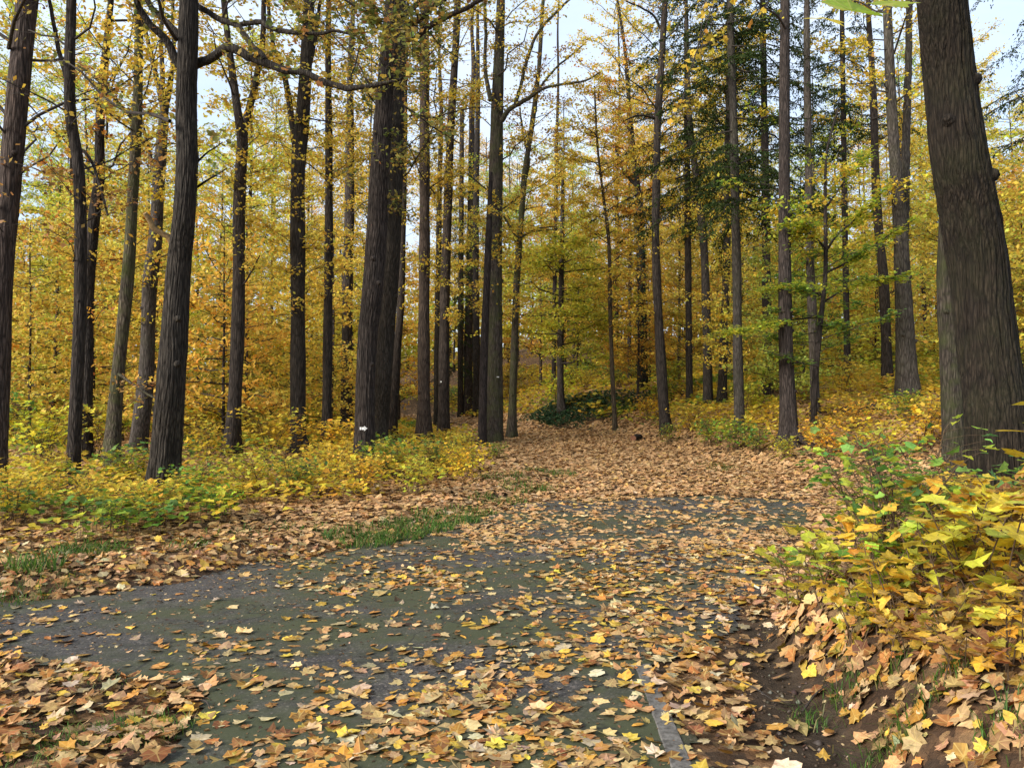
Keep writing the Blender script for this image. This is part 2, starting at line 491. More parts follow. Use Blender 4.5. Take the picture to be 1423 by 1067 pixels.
P_GREEN = [(.13, .24, .04, 3), (.09, .19, .05, 2.4), (.21, .31, .035, 2), (.36, .38, .04, 1)]
P_OAK = [(.20, .20, .05, 3), (.12, .15, .04, 2), (.34, .26, .06, 2), (.30, .15, .05, 1.2), (.42, .30, .05, 1)]
P_BROWN = [(.36, .20, .07, 3), (.42, .24, .06, 2), (.25, .12, .04, 1.5), (.46, .30, .05, 1.5)]
P_SPRUCE = [(.026, .044, .013, 3), (.034, .052, .016, 2), (.017, .028, .009, 2), (.05, .06, .02, .8)]
P_IVY = [(.04, .085, .04, 3), (.06, .115, .05, 2), (.03, .06, .03, 2)]


# ------------------------------------------------------------------ things
def thing(name, label, cat, loc, group=None):
    o = bpy.data.objects.new(name, None); C.objects.link(o); o.location = loc; o.empty_display_size = .2
    o['label'] = label; o['category'] = cat
    if group: o['group'] = group
    return o


def copy_tree(root, loc, rz, s, label, group, tint=(1, 1, 1), bark=(1, 1, 1)):
    r = root.copy(); C.objects.link(r); r.location = loc; r.rotation_euler = (0, 0, rz); r.scale = s
    r['label'] = label
    if group: r['group'] = group
    elif 'group' in r: del r['group']
    for ch in root.children:
        c = ch.copy(); C.objects.link(c); c.parent = r
        c.color = (*(tint if ch.name.split('.')[0] in ('crown', 'foliage', 'leaves') else bark), 1)
    return r


# ------------------------------------------------------------------ foliage on limbs
def polyline_at(P, t):
    n = len(P) - 1; x = np.clip(np.asarray(t) * n, 0, n - 1e-6); i = x.astype(int); f = (x - i)[:, None]
    return P[i] * (1 - f) + P[i + 1] * f


def axis_at(axis, z):
    return np.stack([np.interp(z, axis[:, 2], axis[:, k]) for k in range(3)], -1)


def grow_limbs(axis, z0, z1, n, L0, L1, elev, rng, azc=None, azs=None, droop=0.0):
    out = []
    hs = np.sort(rng.uniform(z0, z1, n)); az = rng.uniform(0, 6.28)
    for h in hs:
        f = (h - z0) / max(z1 - z0, .01)
        az += 2.399 + rng.normal(0, .4)
        a = az if azc is None else rng.normal(azc, azs)
        L = (L0 * (1 - f) + L1 * f) * rng.uniform(.65, 1.25); e = elev + rng.normal(0, .16)
        p0 = axis_at(axis, np.array([h]))[0]
        d = np.array([math.cos(a) * math.cos(e), math.sin(a) * math.cos(e), math.sin(e)])
        t = np.linspace(0, 1, 7)[:, None]
        side = np.array([-math.sin(a), math.cos(a), 0])
        w = np.cumsum(rng.normal(0, .045, (7, 1)), 0)
        P = p0 + d * t * L + side * w * L + np.array([0, 0, 1]) * (-droop * t ** 2 * L + np.cumsum(rng.normal(0, .022, (7, 1)), 0) * L)
        out.append((P, max(.006, L * .010)))
    return out


def foliage(mb, limbs, rng, tw=5, twl=.7, per=9, size=.10, pal=P_GOLD, flat=.5, kind='kite', tilt=.85, rt=.006, spread=.12, start=.12, lim=True, curl=.35, wmat=0, lmat=1, up=.15, clump=True):
    A = []; Bq = []; Cq = []; 
    for P, r0 in limbs:
        L = np.linalg.norm(np.diff(P, axis=0), axis=1).sum()
        if lim: tube(mb, P, np.linspace(r0, r0 * .25, len(P)), 5, wmat, cap=False)
        n = max(1, int(L * tw + rng.uniform(0, 1)))
        t = rng.uniform(start, 1, n) ** .85
        if clump:
            cl = rng.uniform(start, 1, max(1, n // 3)); t = np.where(rng.uniform(0, 1, n) < .6, np.clip(cl[rng.integers(0, len(cl), n)] + rng.normal(0, .05, n), 0, 1), t)
        a = polyline_at(P, t); d = polyline_at(P, np.minimum(t + .05, 1)) - polyline_at(P, t - .05)
        d /= np.linalg.norm(d, axis=1)[:, None] + 1e-9
        s = np.stack([-d[:, 1], d[:, 0], np.zeros(n)], 1); s /= np.linalg.norm(s, axis=1)[:, None] + 1e-6
        ang = rng.choice([-1, 1], n) * rng.uniform(.4, 1.3, n)
        q = d * np.cos(ang)[:, None] + s * np.sin(ang)[:, None] + np.array([0, 0, 1.0]) * rng.normal(up, flat * .6, n)[:, None]
        q /= np.linalg.norm(q, axis=1)[:, None]
        l = twl * rng.uniform(.45, 1.3, n) * (1.1 - .5 * t)
        b = a + q * (l * .5)[:, None] + rng.normal(0, .04, (n, 3)) * l[:, None]
        c = a + q * l[:, None] + np.array([0, 0, -1]) * (l * .08)[:, None] + rng.normal(0, .05, (n, 3)) * l[:, None]
        A.append(a); Bq.append(b); Cq.append(c)
    A = np.concatenate(A); Bq = np.concatenate(Bq); Cq = np.concatenate(Cq)
    twigs(mb, A, Bq, Cq, rt * rng.uniform(.6, 1.3, len(A)), wmat)
    n = int(len(A) * per * DENS)
    i = rng.integers(0, len(A), n); t = rng.uniform(.15, 1.05, n)[:, None]
    P = np.where(t < .5, A[i] + (Bq[i] - A[i]) * t * 2, Bq[i] + (Cq[i] - Bq[i]) * (t - .5) * 2)
    P = P + rng.normal(0, spread, (n, 3)) * np.array([1, 1, .55])
    tint = np.exp(rng.normal(0, .14, (len(A), 1)))[i]
    leaves(mb, kind, P, size * rng.uniform(.6, 1.25, n), np.clip(pick(pal, n, rng) * tint, 0, .85), rng, tilt, curl, lmat)


TREES = {}
DENS = 1.6


def px_tree(key, label, pts, D=None, ztop=None, bark=None, near=False, flare=.45, cat='tree', name='broadleaf_tree', branches=(), tint=(1, 1, 1), ds=None):
    bark = bark or M_BARK
    seed = sum(ord(c) * (i + 3) for i, c in enumerate(key)); rng = np.random.default_rng(seed)
    u, v, w = pts[0]
    if D is None: base = ground_hit(u, v)
    else:
        p = unproj(u, v, D); base = np.array([p[0], p[1], tz(p[0], p[1])])
    Y = base[1]; P = []; r = []
    if ztop is None: ztop = max(14.0, 4.5 + .57 * Y)
    dy = 0
    for i, (u, v, w) in enumerate(pts):
        p = unproj(u, v, Y + dy); s = (p[1]) / ray(u, v)[1]
        if i == 0: p = base.copy()
        P.append(p); r.append(w / 2 * s / F * (.9 if near and key not in ('arrow', 'twin', 'big') else 1)); dy += rng.normal(0, .12)
    P = np.array(P); r = np.array(r)
    if P[-1][2] < ztop:
        d = P[-1] - P[max(0, len(P) - 3)]; d = d / max(d[2], .1)
        d[:2] = np.clip(d[:2], -.15, .15)
        k = max(2, int((ztop - P[-1][2]) / 2.5)); rr = r[-1]; z0 = P[-1].copy()
        for j in range(1, k + 1):
            q = z0 + d * (ztop - z0[2]) * j / k + np.array([*rng.normal(0, .10, 2), 0]); P = np.vstack([P, q]); r = np.append(r, rr * (1 - .8 * j / k))
    low = P[0] - (P[1] - P[0]) / np.linalg.norm(P[1] - P[0]) * .35
    Pf = np.vstack([low, P]); rf = np.append(r[0], r)
    L = np.linalg.norm(np.diff(Pf, axis=0), axis=1).sum()
    step = ds or (.07 if near else .22)
    n = int(L / step)
    # resample by arc length
    cs = np.concatenate([[0], np.cumsum(np.linalg.norm(np.diff(Pf, axis=0), axis=1))])
    fine = catmull(Pf, 40 * len(Pf)); fc = np.concatenate([[0], np.cumsum(np.linalg.norm(np.diff(fine, axis=0), axis=1))])
    t = np.linspace(0, fc[-1], n); ax = np.stack([np.interp(t, fc, fine[:, k]) for k in range(3)], -1)
    rad = np.interp(ax[:, 2], Pf[:, 2], rf)
    root = thing(name, label, cat, base)
    mb = MB()
    m = 150 if near == 2 else 48 if near else 18
    tube(mb, ax, rad * (1 if near else 1 + .05 * np.sin(t * 2.1 + seed)), m, 0, ridge=(.042 if near == 2 else .03 if near else 0), rng=rng, flare=flare, z0=base[2], lobes=rng.integers(4, 7))
    # knots
    for _ in range(3 if near else 1):
        zz = base[2] + rng.uniform(1.2, 6); c = axis_at(ax, np.array([zz]))[0]; rr = np.interp(zz, ax[:, 2], rad); a = rng.uniform(PI, 2 * PI)
        d = np.array([math.cos(a), math.sin(a), .25])
        tube(mb, np.array([c + d * rr * .7, c + d * rr * 1.05, c + d * rr * 1.2]), [rr * .38, rr * .26, rr * .12], 10, 0)
    tv = rng.uniform(.68, 1.08); tint = tuple(q * tv * k_ for q, k_ in zip(tint, (1, rng.uniform(.95, 1.03), rng.uniform(.9, 1.02)))) if tint == (1, 1, 1) else tint
    tr = mb.build('trunk', bark, root, base); tr.color = (*tint, 1)
    limbs = []
    for br in branches:
        kind, bp, dY = br[:3]
        q = []
        rr = []
        for i, (u, v, w) in enumerate(bp):
            yy = Y + dY * i / (len(bp) - 1); p = unproj(u, v, yy); q.append(p); rr.append(w / 2 * yy / F)
        q = np.array(q)
        nn = max(6, int(np.linalg.norm(np.diff(q, axis=0), axis=1).sum() / .12)); nn = min(nn, 70)
        qq = catmull(q, nn); r2 = np.interp(np.linspace(0, 1, nn), np.linspace(0, 1, len(rr)), rr)
        b = MB(); tube(b, qq + np.random.default_rng(seed + len(limbs)).normal(0, .006, qq.shape), r2, 10, 0, rng=rng)
        ob = b.build(kind, M_WOOD if kind == 'broken_branch' else bark, root, base); ob.color = (*tint, 1)
        if kind != 'broken_branch': limbs.append((qq[::max(1, nn // 10)], float(r2[0])))
    TREES[key] = dict(root=root, base=base, axis=ax, limbs=limbs, rng=rng, px=pts[0][0], Y=Y, r=rad)
    return TREES[key]


def crown(T, groups, name='crown', color=(1, 1, 1)):
    mb = MB()
    for g in groups:
        g = dict(g); lk = g.pop('limbs')
        if lk == 'own': L = T['limbs']; g['lim'] = False
        else: L = grow_limbs(T['axis'], T['base'][2] + lk[0], T['base'][2] + lk[1], *lk[2:], T['rng'])
        if L: foliage(mb, L, T['rng'], **g)
    o = mb.build(name, [M_TWIG, M_LEAF], T['root'], T['base']); o.color = (*color, 1)
    return o


# ------------------------------------------------------------------ setting: ground, road
def axis_grid(lo, hi, fine, far, grow=1.12):
    a = list(np.arange(lo, hi, fine))
    s = fine; x = a[-1]
    while x < far[1]: s *= grow; x += s; a.append(x)
    s = fine; x = lo; b = []
    while x > far[0]: s *= grow; x -= s; b.append(x)
    return np.array(b[::-1] + a)


xs = axis_grid(-7, 7, .07, (-320, 320)); ys = axis_grid(1.5, 17, .07, (-40, 380))
X, Yg = np.meshgrid(xs, ys, indexing='ij')
Z = terrain(X, Yg)
nx, ny = X.shape
i, j = np.meshgrid(np.arange(nx - 1), np.arange(ny - 1), indexing='ij')
fq = np.stack([i * ny + j, (i + 1) * ny + j, (i + 1) * ny + j + 1, i * ny + j + 1], -1).reshape(-1, 4)
g = MB(); g.add(np.stack([X, Yg, Z], -1), fq)
go = g.build('ground', M_GROUND); go['kind'] = 'structure'


def soil_amount(x, y):
    d = sdist(x, y, RIGHT)
    s = np.exp(-((d + .08) / .17) ** 2) * ss(2.4, 3.6, y) * (1 - ss(5.6, 6.4, y))
    s = np.maximum(s, ss(-.42, -.2, d) * (1 - ss(-.1, .1, d)) * ss(2.0, 3, y) * (1 - ss(4.2, 4.8, y)))
    return np.clip(s * 1.3, 0, 1)


fa = go.data.attributes.new('soil', 'FLOAT', 'POINT')
fa.data.foreach_set('value', soil_amount(X, Yg).astype(np.float32).ravel())

rx = np.arange(-9, 7.5, .05); ry = np.arange(-1.0, 16, .05)
X, Yg = np.meshgrid(rx, ry, indexing='ij'); nx, ny = X.shape
i, j = np.meshgrid(np.arange(nx - 1), np.arange(ny - 1), indexing='ij')
keep = on_road(X[:-1, :-1] + .025, Yg[:-1, :-1] + .025)
fq = np.stack([i * ny + j, (i + 1) * ny + j, (i + 1) * ny + j + 1, i * ny + j + 1], -1)[keep]
used = np.unique(fq); mp = np.zeros(nx * ny, int); mp[used] = np.arange(len(used))
V = np.stack([X, Yg, terrain(X, Yg) + .014], -1).reshape(-1, 3)[used]
g = MB(); g.add(V, mp[fq])
ro = g.build('road', M_ROAD); ro['kind'] = 'structure'

# concrete edging strip at the right edge of the asphalt
a = ground_hit(893, 928); b = ground_hit(945, 1067)
d = (b - a) / np.linalg.norm(b - a); b = b + d * 1.5; s = np.array([-d[1], d[0], 0]) * .055
mb = MB(); nseg = 40; rg = np.random.default_rng(3)
for k in range(nseg + 1):
    pass
t = np.linspace(0, 1, nseg + 1)[:, None]; c = a + (b - a) * t
wob = rg.normal(0, .005, (nseg + 1, 1))
prof = [(-1, -.1), (-1, .022), (-.8, .032), (.8, .032), (1, .022), (1, -.1)]
V = np.stack([np.concatenate([c[:, :2] + s[:2] * (k + wob), np.full((nseg + 1, 1), h) + rg.normal(0, .002, (nseg + 1, 1))], 1) for k, h in prof], 1)
i, j = np.meshgrid(np.arange(nseg), np.arange(5), indexing='ij')
mb.add(V.reshape(-1, 3), np.stack([i * 6 + j, i * 6 + j + 1, (i + 1) * 6 + j + 1, (i + 1) * 6 + j], -1).reshape(-1, 4), 0, smooth=False)
mb.add(V[0], np.array([[0, 1, 2, 3, 4, 5]])); mb.add(V[-1], np.array([[5, 4, 3, 2, 1, 0]]))
o = mb.build('concrete_edging', M_CONC, None, tuple(a)); o['label'] = 'narrow worn concrete edging strip half buried in leaves at the right edge of the asphalt'; o['category'] = 'edging'

# ------------------------------------------------------------------ fallen leaves
def litter_rho(x, y):
    road = on_road(x, y)
    dl = -sdist(x, y, LEFT); dr = sdist(x, y, RIGHT)
    n1 = fbm(x * 1.1, y * 1.1, 51); n2 = vn(x * 3.5, y * 3.5, 57); n3 = fbm(x * .5, y * .5, 61)
    r = 18 + 170 * ss(.48, .70, n1) + 50 * ss(.4, .9, n2)
    r = r + 110 * ss(-.2, 1.6, x + .12 * (6.5 - y)) * (.25 + n2) * (1 - ss(7.5, 10.5, y))
    r = r + 45 * ss(1.2, 2.2, x) * ss(5, 6, y) * (1 - ss(9, 11, y)) * (.4 + n2)
    r = r + 40 * ss(9.5, 12.5, y) * (.2 + n1)
    r = r * (1 - .6 * ss(-.5, -2.2, x))
    full = 190 * (.75 + .5 * n2)
    off = np.where((dl > 0) & (n3 > .5), full * .85, full)
    out = np.where(road, r, off)
    out = np.where((~road) & (dr > .12) & (y < 8.5), full * 1.2, out)
    out = np.where(soil_amount(x, y) > .5 + .5 * (n2 - .5), 26, out)
    return out


def scatter(x0, x1, y0, y1, rmax, rho, rng, wedge=.74, pad=1.2):
    n = int((x1 - x0) * (y1 - y0) * rmax)
    x = rng.uniform(x0, x1, n); y = rng.uniform(y0, y1, n)
    k = np.abs(x) < wedge * y + pad
    x, y = x[k], y[k]
    k = rng.uniform(0, rmax, len(x)) < rho(x, y)
    return x[k], y[k]


rl = np.random.default_rng(11)
mb = MB()
for (y0, y1, kind, dens, sz) in ((2.0, 9.0, 'maple', 1.75, .080), (9, 17, 'small', 1.35, .096), (17, 30, 'kite', 1.2, .125), (30, 52, 'kite', .5, .19)):
    xm = .74 * y1 + 1.2
    x, y = scatter(-xm, min(xm, 26), y0, y1, 340 * dens, lambda a, b: litter_rho(a, b) * dens, rl)
    road = on_road(x, y); n = len(x)
    z = terrain(x, y) + np.where(road, .018 + rl.uniform(0, .012, n), .010 + rl.uniform(0, .05, n))
    fv = .2 if y0 < 9 else .15 if y0 < 17 else .1
    col = np.where(road[:, None], pick(P_ROADL, n, rl, fv), pick(P_LITTER, n, rl, fv))
    dk = rl.uniform(0, 1, (n, 1)); col = col * np.where(dk < .25, .45, np.where(dk < .5, .68, .82))
    if y0 >= 9: k_ = .45 if y0 < 17 else .6; col = col * (1 - k_) + np.array([.53, .32, .15]) * k_
    size = sz * np.clip(rl.normal(1, .33, n), .3, 1.8)
    e = .05
    nrm = np.stack([-(terrain(x + e, y) - terrain(x - e, y)) / (2 * e), -(terrain(x, y + e) - terrain(x, y - e)) / (2 * e), np.ones(n)], 1)
    tl = np.where(road, .13, .27) if y0 < 9 else np.full(n, .16); PP = np.stack([x, y, z], 1)
    ov = (rl.uniform(0, 1, n) < .22) if kind == 'maple' else np.zeros(n, bool)
    leaves(mb, kind, PP[~ov], size[~ov], col[~ov], rl, tl[~ov], .42, 0, normal=nrm[~ov])
    if ov.any(): leaves(mb, 'oval', PP[ov], size[ov] * .75, col[ov], rl, tl[ov], .6, 0, normal=nrm[ov])
    print('litter', y0, n)
o = mb.build('fallen_leaves', M_LITTER); o['kind'] = 'stuff'; o['label'] = 'brown and gold fallen maple leaves littering the road, path and forest floor'; o['category'] = 'leaf litter'

mb = MB()
x, y = scatter(-6, 5, 2.2, 11, 260, lambda a, b: np.where(on_road(a, b), 170, 120), rl); n = len(x)
leaves(mb, 'kite', np.stack([x, y, terrain(x, y) + np.where(on_road(x, y), .018, .012)], 1), .022 * np.exp(rl.normal(0, .5, n)), pick([(.16, .09, .04, 2), (.06, .035, .02, 2), (.30, .20, .10, 2), (.45, .33, .18, 1)], n, rl), rl, .25, .5, 0)
x, y = scatter(-5, 5, 2.2, 9, 40, lambda a, b: np.where(on_road(a, b), 4, 34), rl); n = len(x)
a = rl.uniform(0, 6.28, n); l = rl.uniform(.03, .13, n); p = np.stack([x, y, terrain(x, y) + .018], 1); q = p + np.stack([np.cos(a) * l, np.sin(a) * l, rl.uniform(-.005, .03, n)], 1)
twigs(mb, p, (p + q) / 2 + rl.normal(0, .006, (n, 3)), q, rl.uniform(.001, .0028, n), 1)
x, y = scatter(.4, 3.2, 2.3, 6.6, 320, lambda a, b: 320 * (soil_amount(a, b) > .3) + 12, rl); k_ = ~on_road(x, y); x, y = x[k_], y[k_]; n = len(x)
OCT = np.array([(1, 0, 0), (0, 1, 0), (-1, 0, 0), (0, -1, 0), (0, 0, .8), (0, 0, -.8)], float)
sz_ = .007 * np.exp(rl.normal(0, .55, n)); V = OCT[None] * sz_[:, None, None] * rl.uniform(.6, 1.4, (n, 6, 3)); a = rl.uniform(0, 6.28, n); ca, sa = np.cos(a)[:, None], np.sin(a)[:, None]
V = np.stack([V[..., 0] * ca - V[..., 1] * sa, V[..., 0] * sa + V[..., 1] * ca, V[..., 2]], -1) + np.stack([x, y, terrain(x, y) + .003], 1)[:, None]
fo = np.array([(0, 1, 4), (1, 2, 4), (2, 3, 4), (3, 0, 4), (1, 0, 5), (2, 1, 5), (3, 2, 5), (0, 3, 5)])
mb.add(V.reshape(-1, 3), (fo[None] + (np.arange(n) * 6)[:, None, None]).reshape(-1, 3), 0, np.repeat(pick([(.05, .036, .024, 3), (.085, .062, .043, 2), (.15, .13, .11, 1)], n, rl), 8, 0), True)
o = mb.build('ground_debris', [M_LITTER, M_STEM]); o['kind'] = 'stuff'; o['label'] = 'crumbs of broken leaf and fine dry twigs on the asphalt and bank'; o['category'] = 'debris'

# ------------------------------------------------------------------ low maple seedlings (ground cover)
def seedling_rho(x, y):
    dl = -sdist(x, y, LEFT); dr = sdist(x, y, RIGHT)
    n = fbm(x * .55, y * .55, 77)
    a = ss(1.2, 2.1, dl) * ss(.36, .56, n + .06) * np.where(x < -.5, 1, ss(0, 1, dl))
    a = np.where((x < -4.5) & (y > 13.5) & (y < 19), a * .35, a)
    b = ss(.7, 1.6, dr) * ss(.34, .55, n + .06)
    b = np.where(y < 8.5, b * .8, b)
    far = 1 - .45 * ss(22, 40, y)
    return 150 * np.maximum(a, b) * far


mb = MB()
for (y0, y1, kind, dens, sz) in ((5, 17, 'small', .95, .115), (17, 28, 'kite', .75, .15), (28, 60, 'kite', .6, .22)):
    xm = .74 * y1 + 1.2
    x, y = scatter(-xm, min(xm, 30), y0, y1, 150 * dens, lambda a, b: seedling_rho(a, b) * dens, rl)
    n = len(x)
    h = (.10 + .55 * fbm(x * .8, y * .8, 83)) * rl.uniform(.35, 1.1, n)
    cn = fbm(x * .45 + 9, y * .45, 91)[:, None] + rl.normal(0, .05, (n, 1))
    col = np.where(cn < .33, pick(P_GREEN, n, rl), np.where(cn < .43, pick(P_YGREEN, n, rl), np.where(cn < .66, pick(P_YELLOW, n, rl), pick(P_GOLD, n, rl))))
    g0 = terrain(x, y)
    P = np.stack([x, y, g0 + h], 1)
    leaves(mb, kind, P, sz * rl.uniform(.6, 1.3, n), col, rl, .38, .35, 1)
    k = rl.uniform(0, 1, n) < .35
    B0 = np.stack([x, y, g0 - .01], 1)[k] + rl.normal(0, .03, (k.sum(), 3)) * [1, 1, 0]
    twigs(mb, B0, (B0 + P[k]) / 2, P[k], np.full(k.sum(), .0028), 0)
    print('seedlings', y0, n)
o = mb.build('maple_seedlings', [M_STEM, M_LEAF]); o['kind'] = 'stuff'; o['label'] = 'knee high carpet of yellow and green maple seedlings on the forest floor'; o['category'] = 'ground cover'

# ------------------------------------------------------------------ grass and ivy
def blades(mb, x, y, h, rng, w=.006, lean=.5, pal=None):
    n = len(x); z = terrain(x, y)
    a = rng.uniform(0, 2 * PI, n); l = np.abs(rng.normal(lean, .25, n))
    P0 = np.stack([x, y, z - .01], 1); d = np.stack([np.cos(a), np.sin(a), np.zeros(n)], 1)
    s = np.stack([-np.sin(a), np.cos(a), np.zeros(n)], 1) * w
    P1 = P0 + d * (h * l * .35)[:, None] + np.array([0, 0, 1]) * (h * .6)[:, None]
    P2 = P0 + d * (h * l)[:, None] + np.array([0, 0, 1]) * (h * (1 - .25 * l))[:, None]
    V = np.stack([P0 - s, P0 + s, P1 + s * .7, P1 - s * .7, P2], 1)
    q = (np.array([[0, 1, 2, 3]])[None] + (np.arange(n) * 5)[:, None, None]).reshape(-1, 4)
    t = (np.array([[3, 2, 4]])[None] + (np.arange(n) * 5)[:, None, None]).reshape(-1, 3)
    c = pick(pal or [(.075, .16, .025, 3), (.13, .21, .035, 2), (.24, .22, .09, 1), (.045, .10, .02, 1.5)], n, rng)
    mb.add(V.reshape(-1, 3), q, 0, c, False)
    # tips share the same vertices
    f = t + (mb.n - n * 5) - mb.n + 0
    mb.f.append((t + (mb.n - n * 5), 0, c, False))


GRASSPX = [(500, 757, .45, 260, .15), (540, 748, .5, 320, .14), (580, 738, .5, 320, .14), (620, 727, .5, 300, .14), (655, 716, .4, 180, .12), (690, 700, .5, 160, .12), (735, 683, .6, 200, .14),
           (765, 660, .6, 200, .14), (700, 665, .6, 160, .14), (45, 795, .25, 110, .24), (110, 775, .3, 160, .16), (140, 770, .3, 150, .16), (15, 832, .3, 160, .14), (260, 760, .3, 60, .12), (95, 818, .3, 90, .12),
           (330, 740, .4, 60, .12), (420, 735, .4, 80, .12), (110, 1035, .22, 240, .06), (40, 1000, .25, 120, .05), (200, 1020, .25, 260, .09), (130, 955, .2, 60, .05), (10, 1060, .3, 160, .07), (100, 945, .12, 70, .05),
           (1170, 960, .12, 60, .10), (1260, 1030, .14, 110, .11), (1230, 1055, .14, 100, .10), (1330, 945, .12, 90, .11), (1400, 1020, .14, 90, .11), (1195, 880, .12, 60, .12), (1310, 880, .12, 70, .12), (1240, 930, .1, 50, .1),
           (1005, 652, .4, 100, .12), (995, 648, .5, 100, .12), (1000, 655, .3, 80, .1), (850, 600, .5, 60, .15), (1150, 1010, .2, 110, .1)]
mb = MB()
for (u, v, rad, n, h) in GRASSPX:
    c = ground_hit(u, v)
    if 470 < u < 800 and v > 650: n = int(n * 1.7)
    a = rl.uniform(0, 6.28, n); q = rad * np.sqrt(rl.uniform(0, 1, n))
    blades(mb, c[0] + q * np.cos(a), c[1] + q * np.sin(a) * .8, h * rl.uniform(.5, 1.3, n), rl, .003 if c[1] < 7 else .007, .9)
x, y = scatter(.9, 4, 2.6, 6.5, 60, lambda a, b: 60 * (sdist(a, b, RIGHT) > -.1) * (fbm(a * 2, b * 2, 5) > .46), rl)
blades(mb, x, y, .10 * rl.uniform(.4, 1.3, len(x)), rl, .003, .9, [(.20, .16, .08, 3), (.09, .12, .03, 2), (.28, .22, .12, 1)])
o = mb.build('grass', M_LEAF); o['kind'] = 'stuff'; o['label'] = 'dark green grass tufts along the road edge and on the near bank'; o['category'] = 'grass'

mb = MB()
n = 8000
x = MOUND[0] - .3 + rl.normal(0, 1.8, n); y = MOUND[1] - 1.0 + rl.normal(0, .95, n)
k = (sdist(x, y, RIGHT) > -.35); x, y = x[k], y[k]; n = len(x)
leaves(mb, 'kite', np.stack([x, y, terrain(x, y) + rl.uniform(.02, .3, n)], 1), .13 * rl.uniform(.6, 1.3, n), pick(P_IVY, n, rl), rl, .5, .3, 0)
o = mb.build('ivy_ground_cover', M_LEAF); o['kind'] = 'stuff'; o['label'] = 'dark green ivy covering the low mound where the path bends'; o['category'] = 'ivy'

# ------------------------------------------------------------------ the trees one can tell apart
G = 1.0
def hug(z0, z1, n, L=.9, per=8, pal=P_GOLD, size=.10, tw=6, twl=.5, elev=.35):
    return dict(limbs=(z0, z1, int(n * 1.35), L, L * 1.35, elev), tw=tw, twl=twl, per=per, pal=pal, size=size)
def top(z0, z1, n, L0, L1, per=8, pal=P_GOLD, size=.095, tw=4.6, twl=.8, elev=.55):
    return dict(limbs=(z0 - 2.5, z1, int(n * 1.9), L0 * 1.15, L1 * 1.15, elev), tw=tw, twl=twl, per=per, pal=pal, size=size)

T = px_tree('edge', 'grey brown straight trunk cut by the left edge of the view, leaning slightly right',
            [(-12, 676, 36), (-3, 530, 33), (2, 380, 32), (14, 250, 31), (26, 120, 30), (38, 0, 29)], near=1, bark=M_BARK, tint=(1.5, 1.35, 1.3))
crown(T, [top(7, 16, 14, 2.5, 2.5), dict(limbs=(3, 6, 3, 1.2, 1.0, .3), tw=4, per=3, pal=P_BROWN)])
T = px_tree('curvy', 'slim dark curving trunk with a thin upright fork, near the left edge',
            [(101, 674, 20), (107, 530, 18), (112, 400, 18), (110, 245, 17), (98, 160, 16), (97, 75, 15), (99, 0, 14)], near=1,
            branches=[('branch', [(96, 112, 8), (90, 100, 7), (80, 60, 6), (69, 0, 5), (60, -60, 4)], .3), ('branch', [(105, 200, 5), (130, 230, 4), (150, 300, 3)], -.5)])
crown(T, [hug(2.5, 5.5, 5, .9, 5, P_BROWN), top(7, 15, 12, 1.6, 2.2, 8), dict(limbs='own', tw=3, per=4, pal=P_BROWN)])
T = px_tree('shade', 'grey trunk half hidden behind the slim dark curving trunk', [(119, 640, 19), (120, 530, 17), (122, 420, 16), (130, 310, 15), (138, 245, 14), (140, 150, 12)])
crown(T, [hug(2, 7, 10, 1.2, 7, P_ORANGE), top(8, 17, 14, 2, 2.5)])
T = px_tree('mossy', 'slim trunk with green mossy foot, leaning right, left of the big foreground oak',
            [(154, 650, 22), (158, 590, 19), (163, 530, 18), (178, 380, 16), (184, 281, 15), (191, 150, 13), (193, 30, 11), (192, -40, 10)], bark=M_BARK_MOSS, tint=(1.25, 1.25, 1.1),
            branches=[('branch', [(184, 165, 6), (165, 145, 5), (140, 115, 4), (107, 90, 3)], -.4), ('branch', [(165, 520, 4), (200, 545, 3), (230, 560, 2)], -.8)])
crown(T, [hug(4, 10, 14, .8, 8, P_GOLD), top(9, 16, 12, 1.8, 2), dict(limbs='own', tw=7, per=8, pal=P_BROWN)])
T = px_tree('pale', 'pale barked trunk dividing into three thin upright stems, just left of the big foreground oak',
            [(191, 631, 25), (198, 570, 22), (204, 510, 20), (208, 400, 19), (216, 330, 18), (221, 245, 16), (227, 170, 13), (229, 150, 11)], bark=M_BARK_GREY, ztop=9.0,
            branches=[('stem', [(228, 158, 9), (222, 130, 8), (210, 75, 6), (199, 30, 5), (190, -30, 4)], .5), ('stem', [(229, 155, 9), (236, 120, 8), (241, 80, 6), (240, 20, 5), (243, -60, 4)], .2),
                      ('stem', [(227, 165, 8), (226, 120, 7), (224, 60, 6), (226, 0, 5), (224, -60, 4)], -.4), ('branch', [(215, 235, 6), (208, 215, 5), (200, 180, 4), (192, 140, 3)], .2)])
crown(T, [hug(3, 8, 10, .9, 8, P_YELLOW), dict(limbs='own', tw=4, per=5, pal=P_YELLOW, size=.12)])
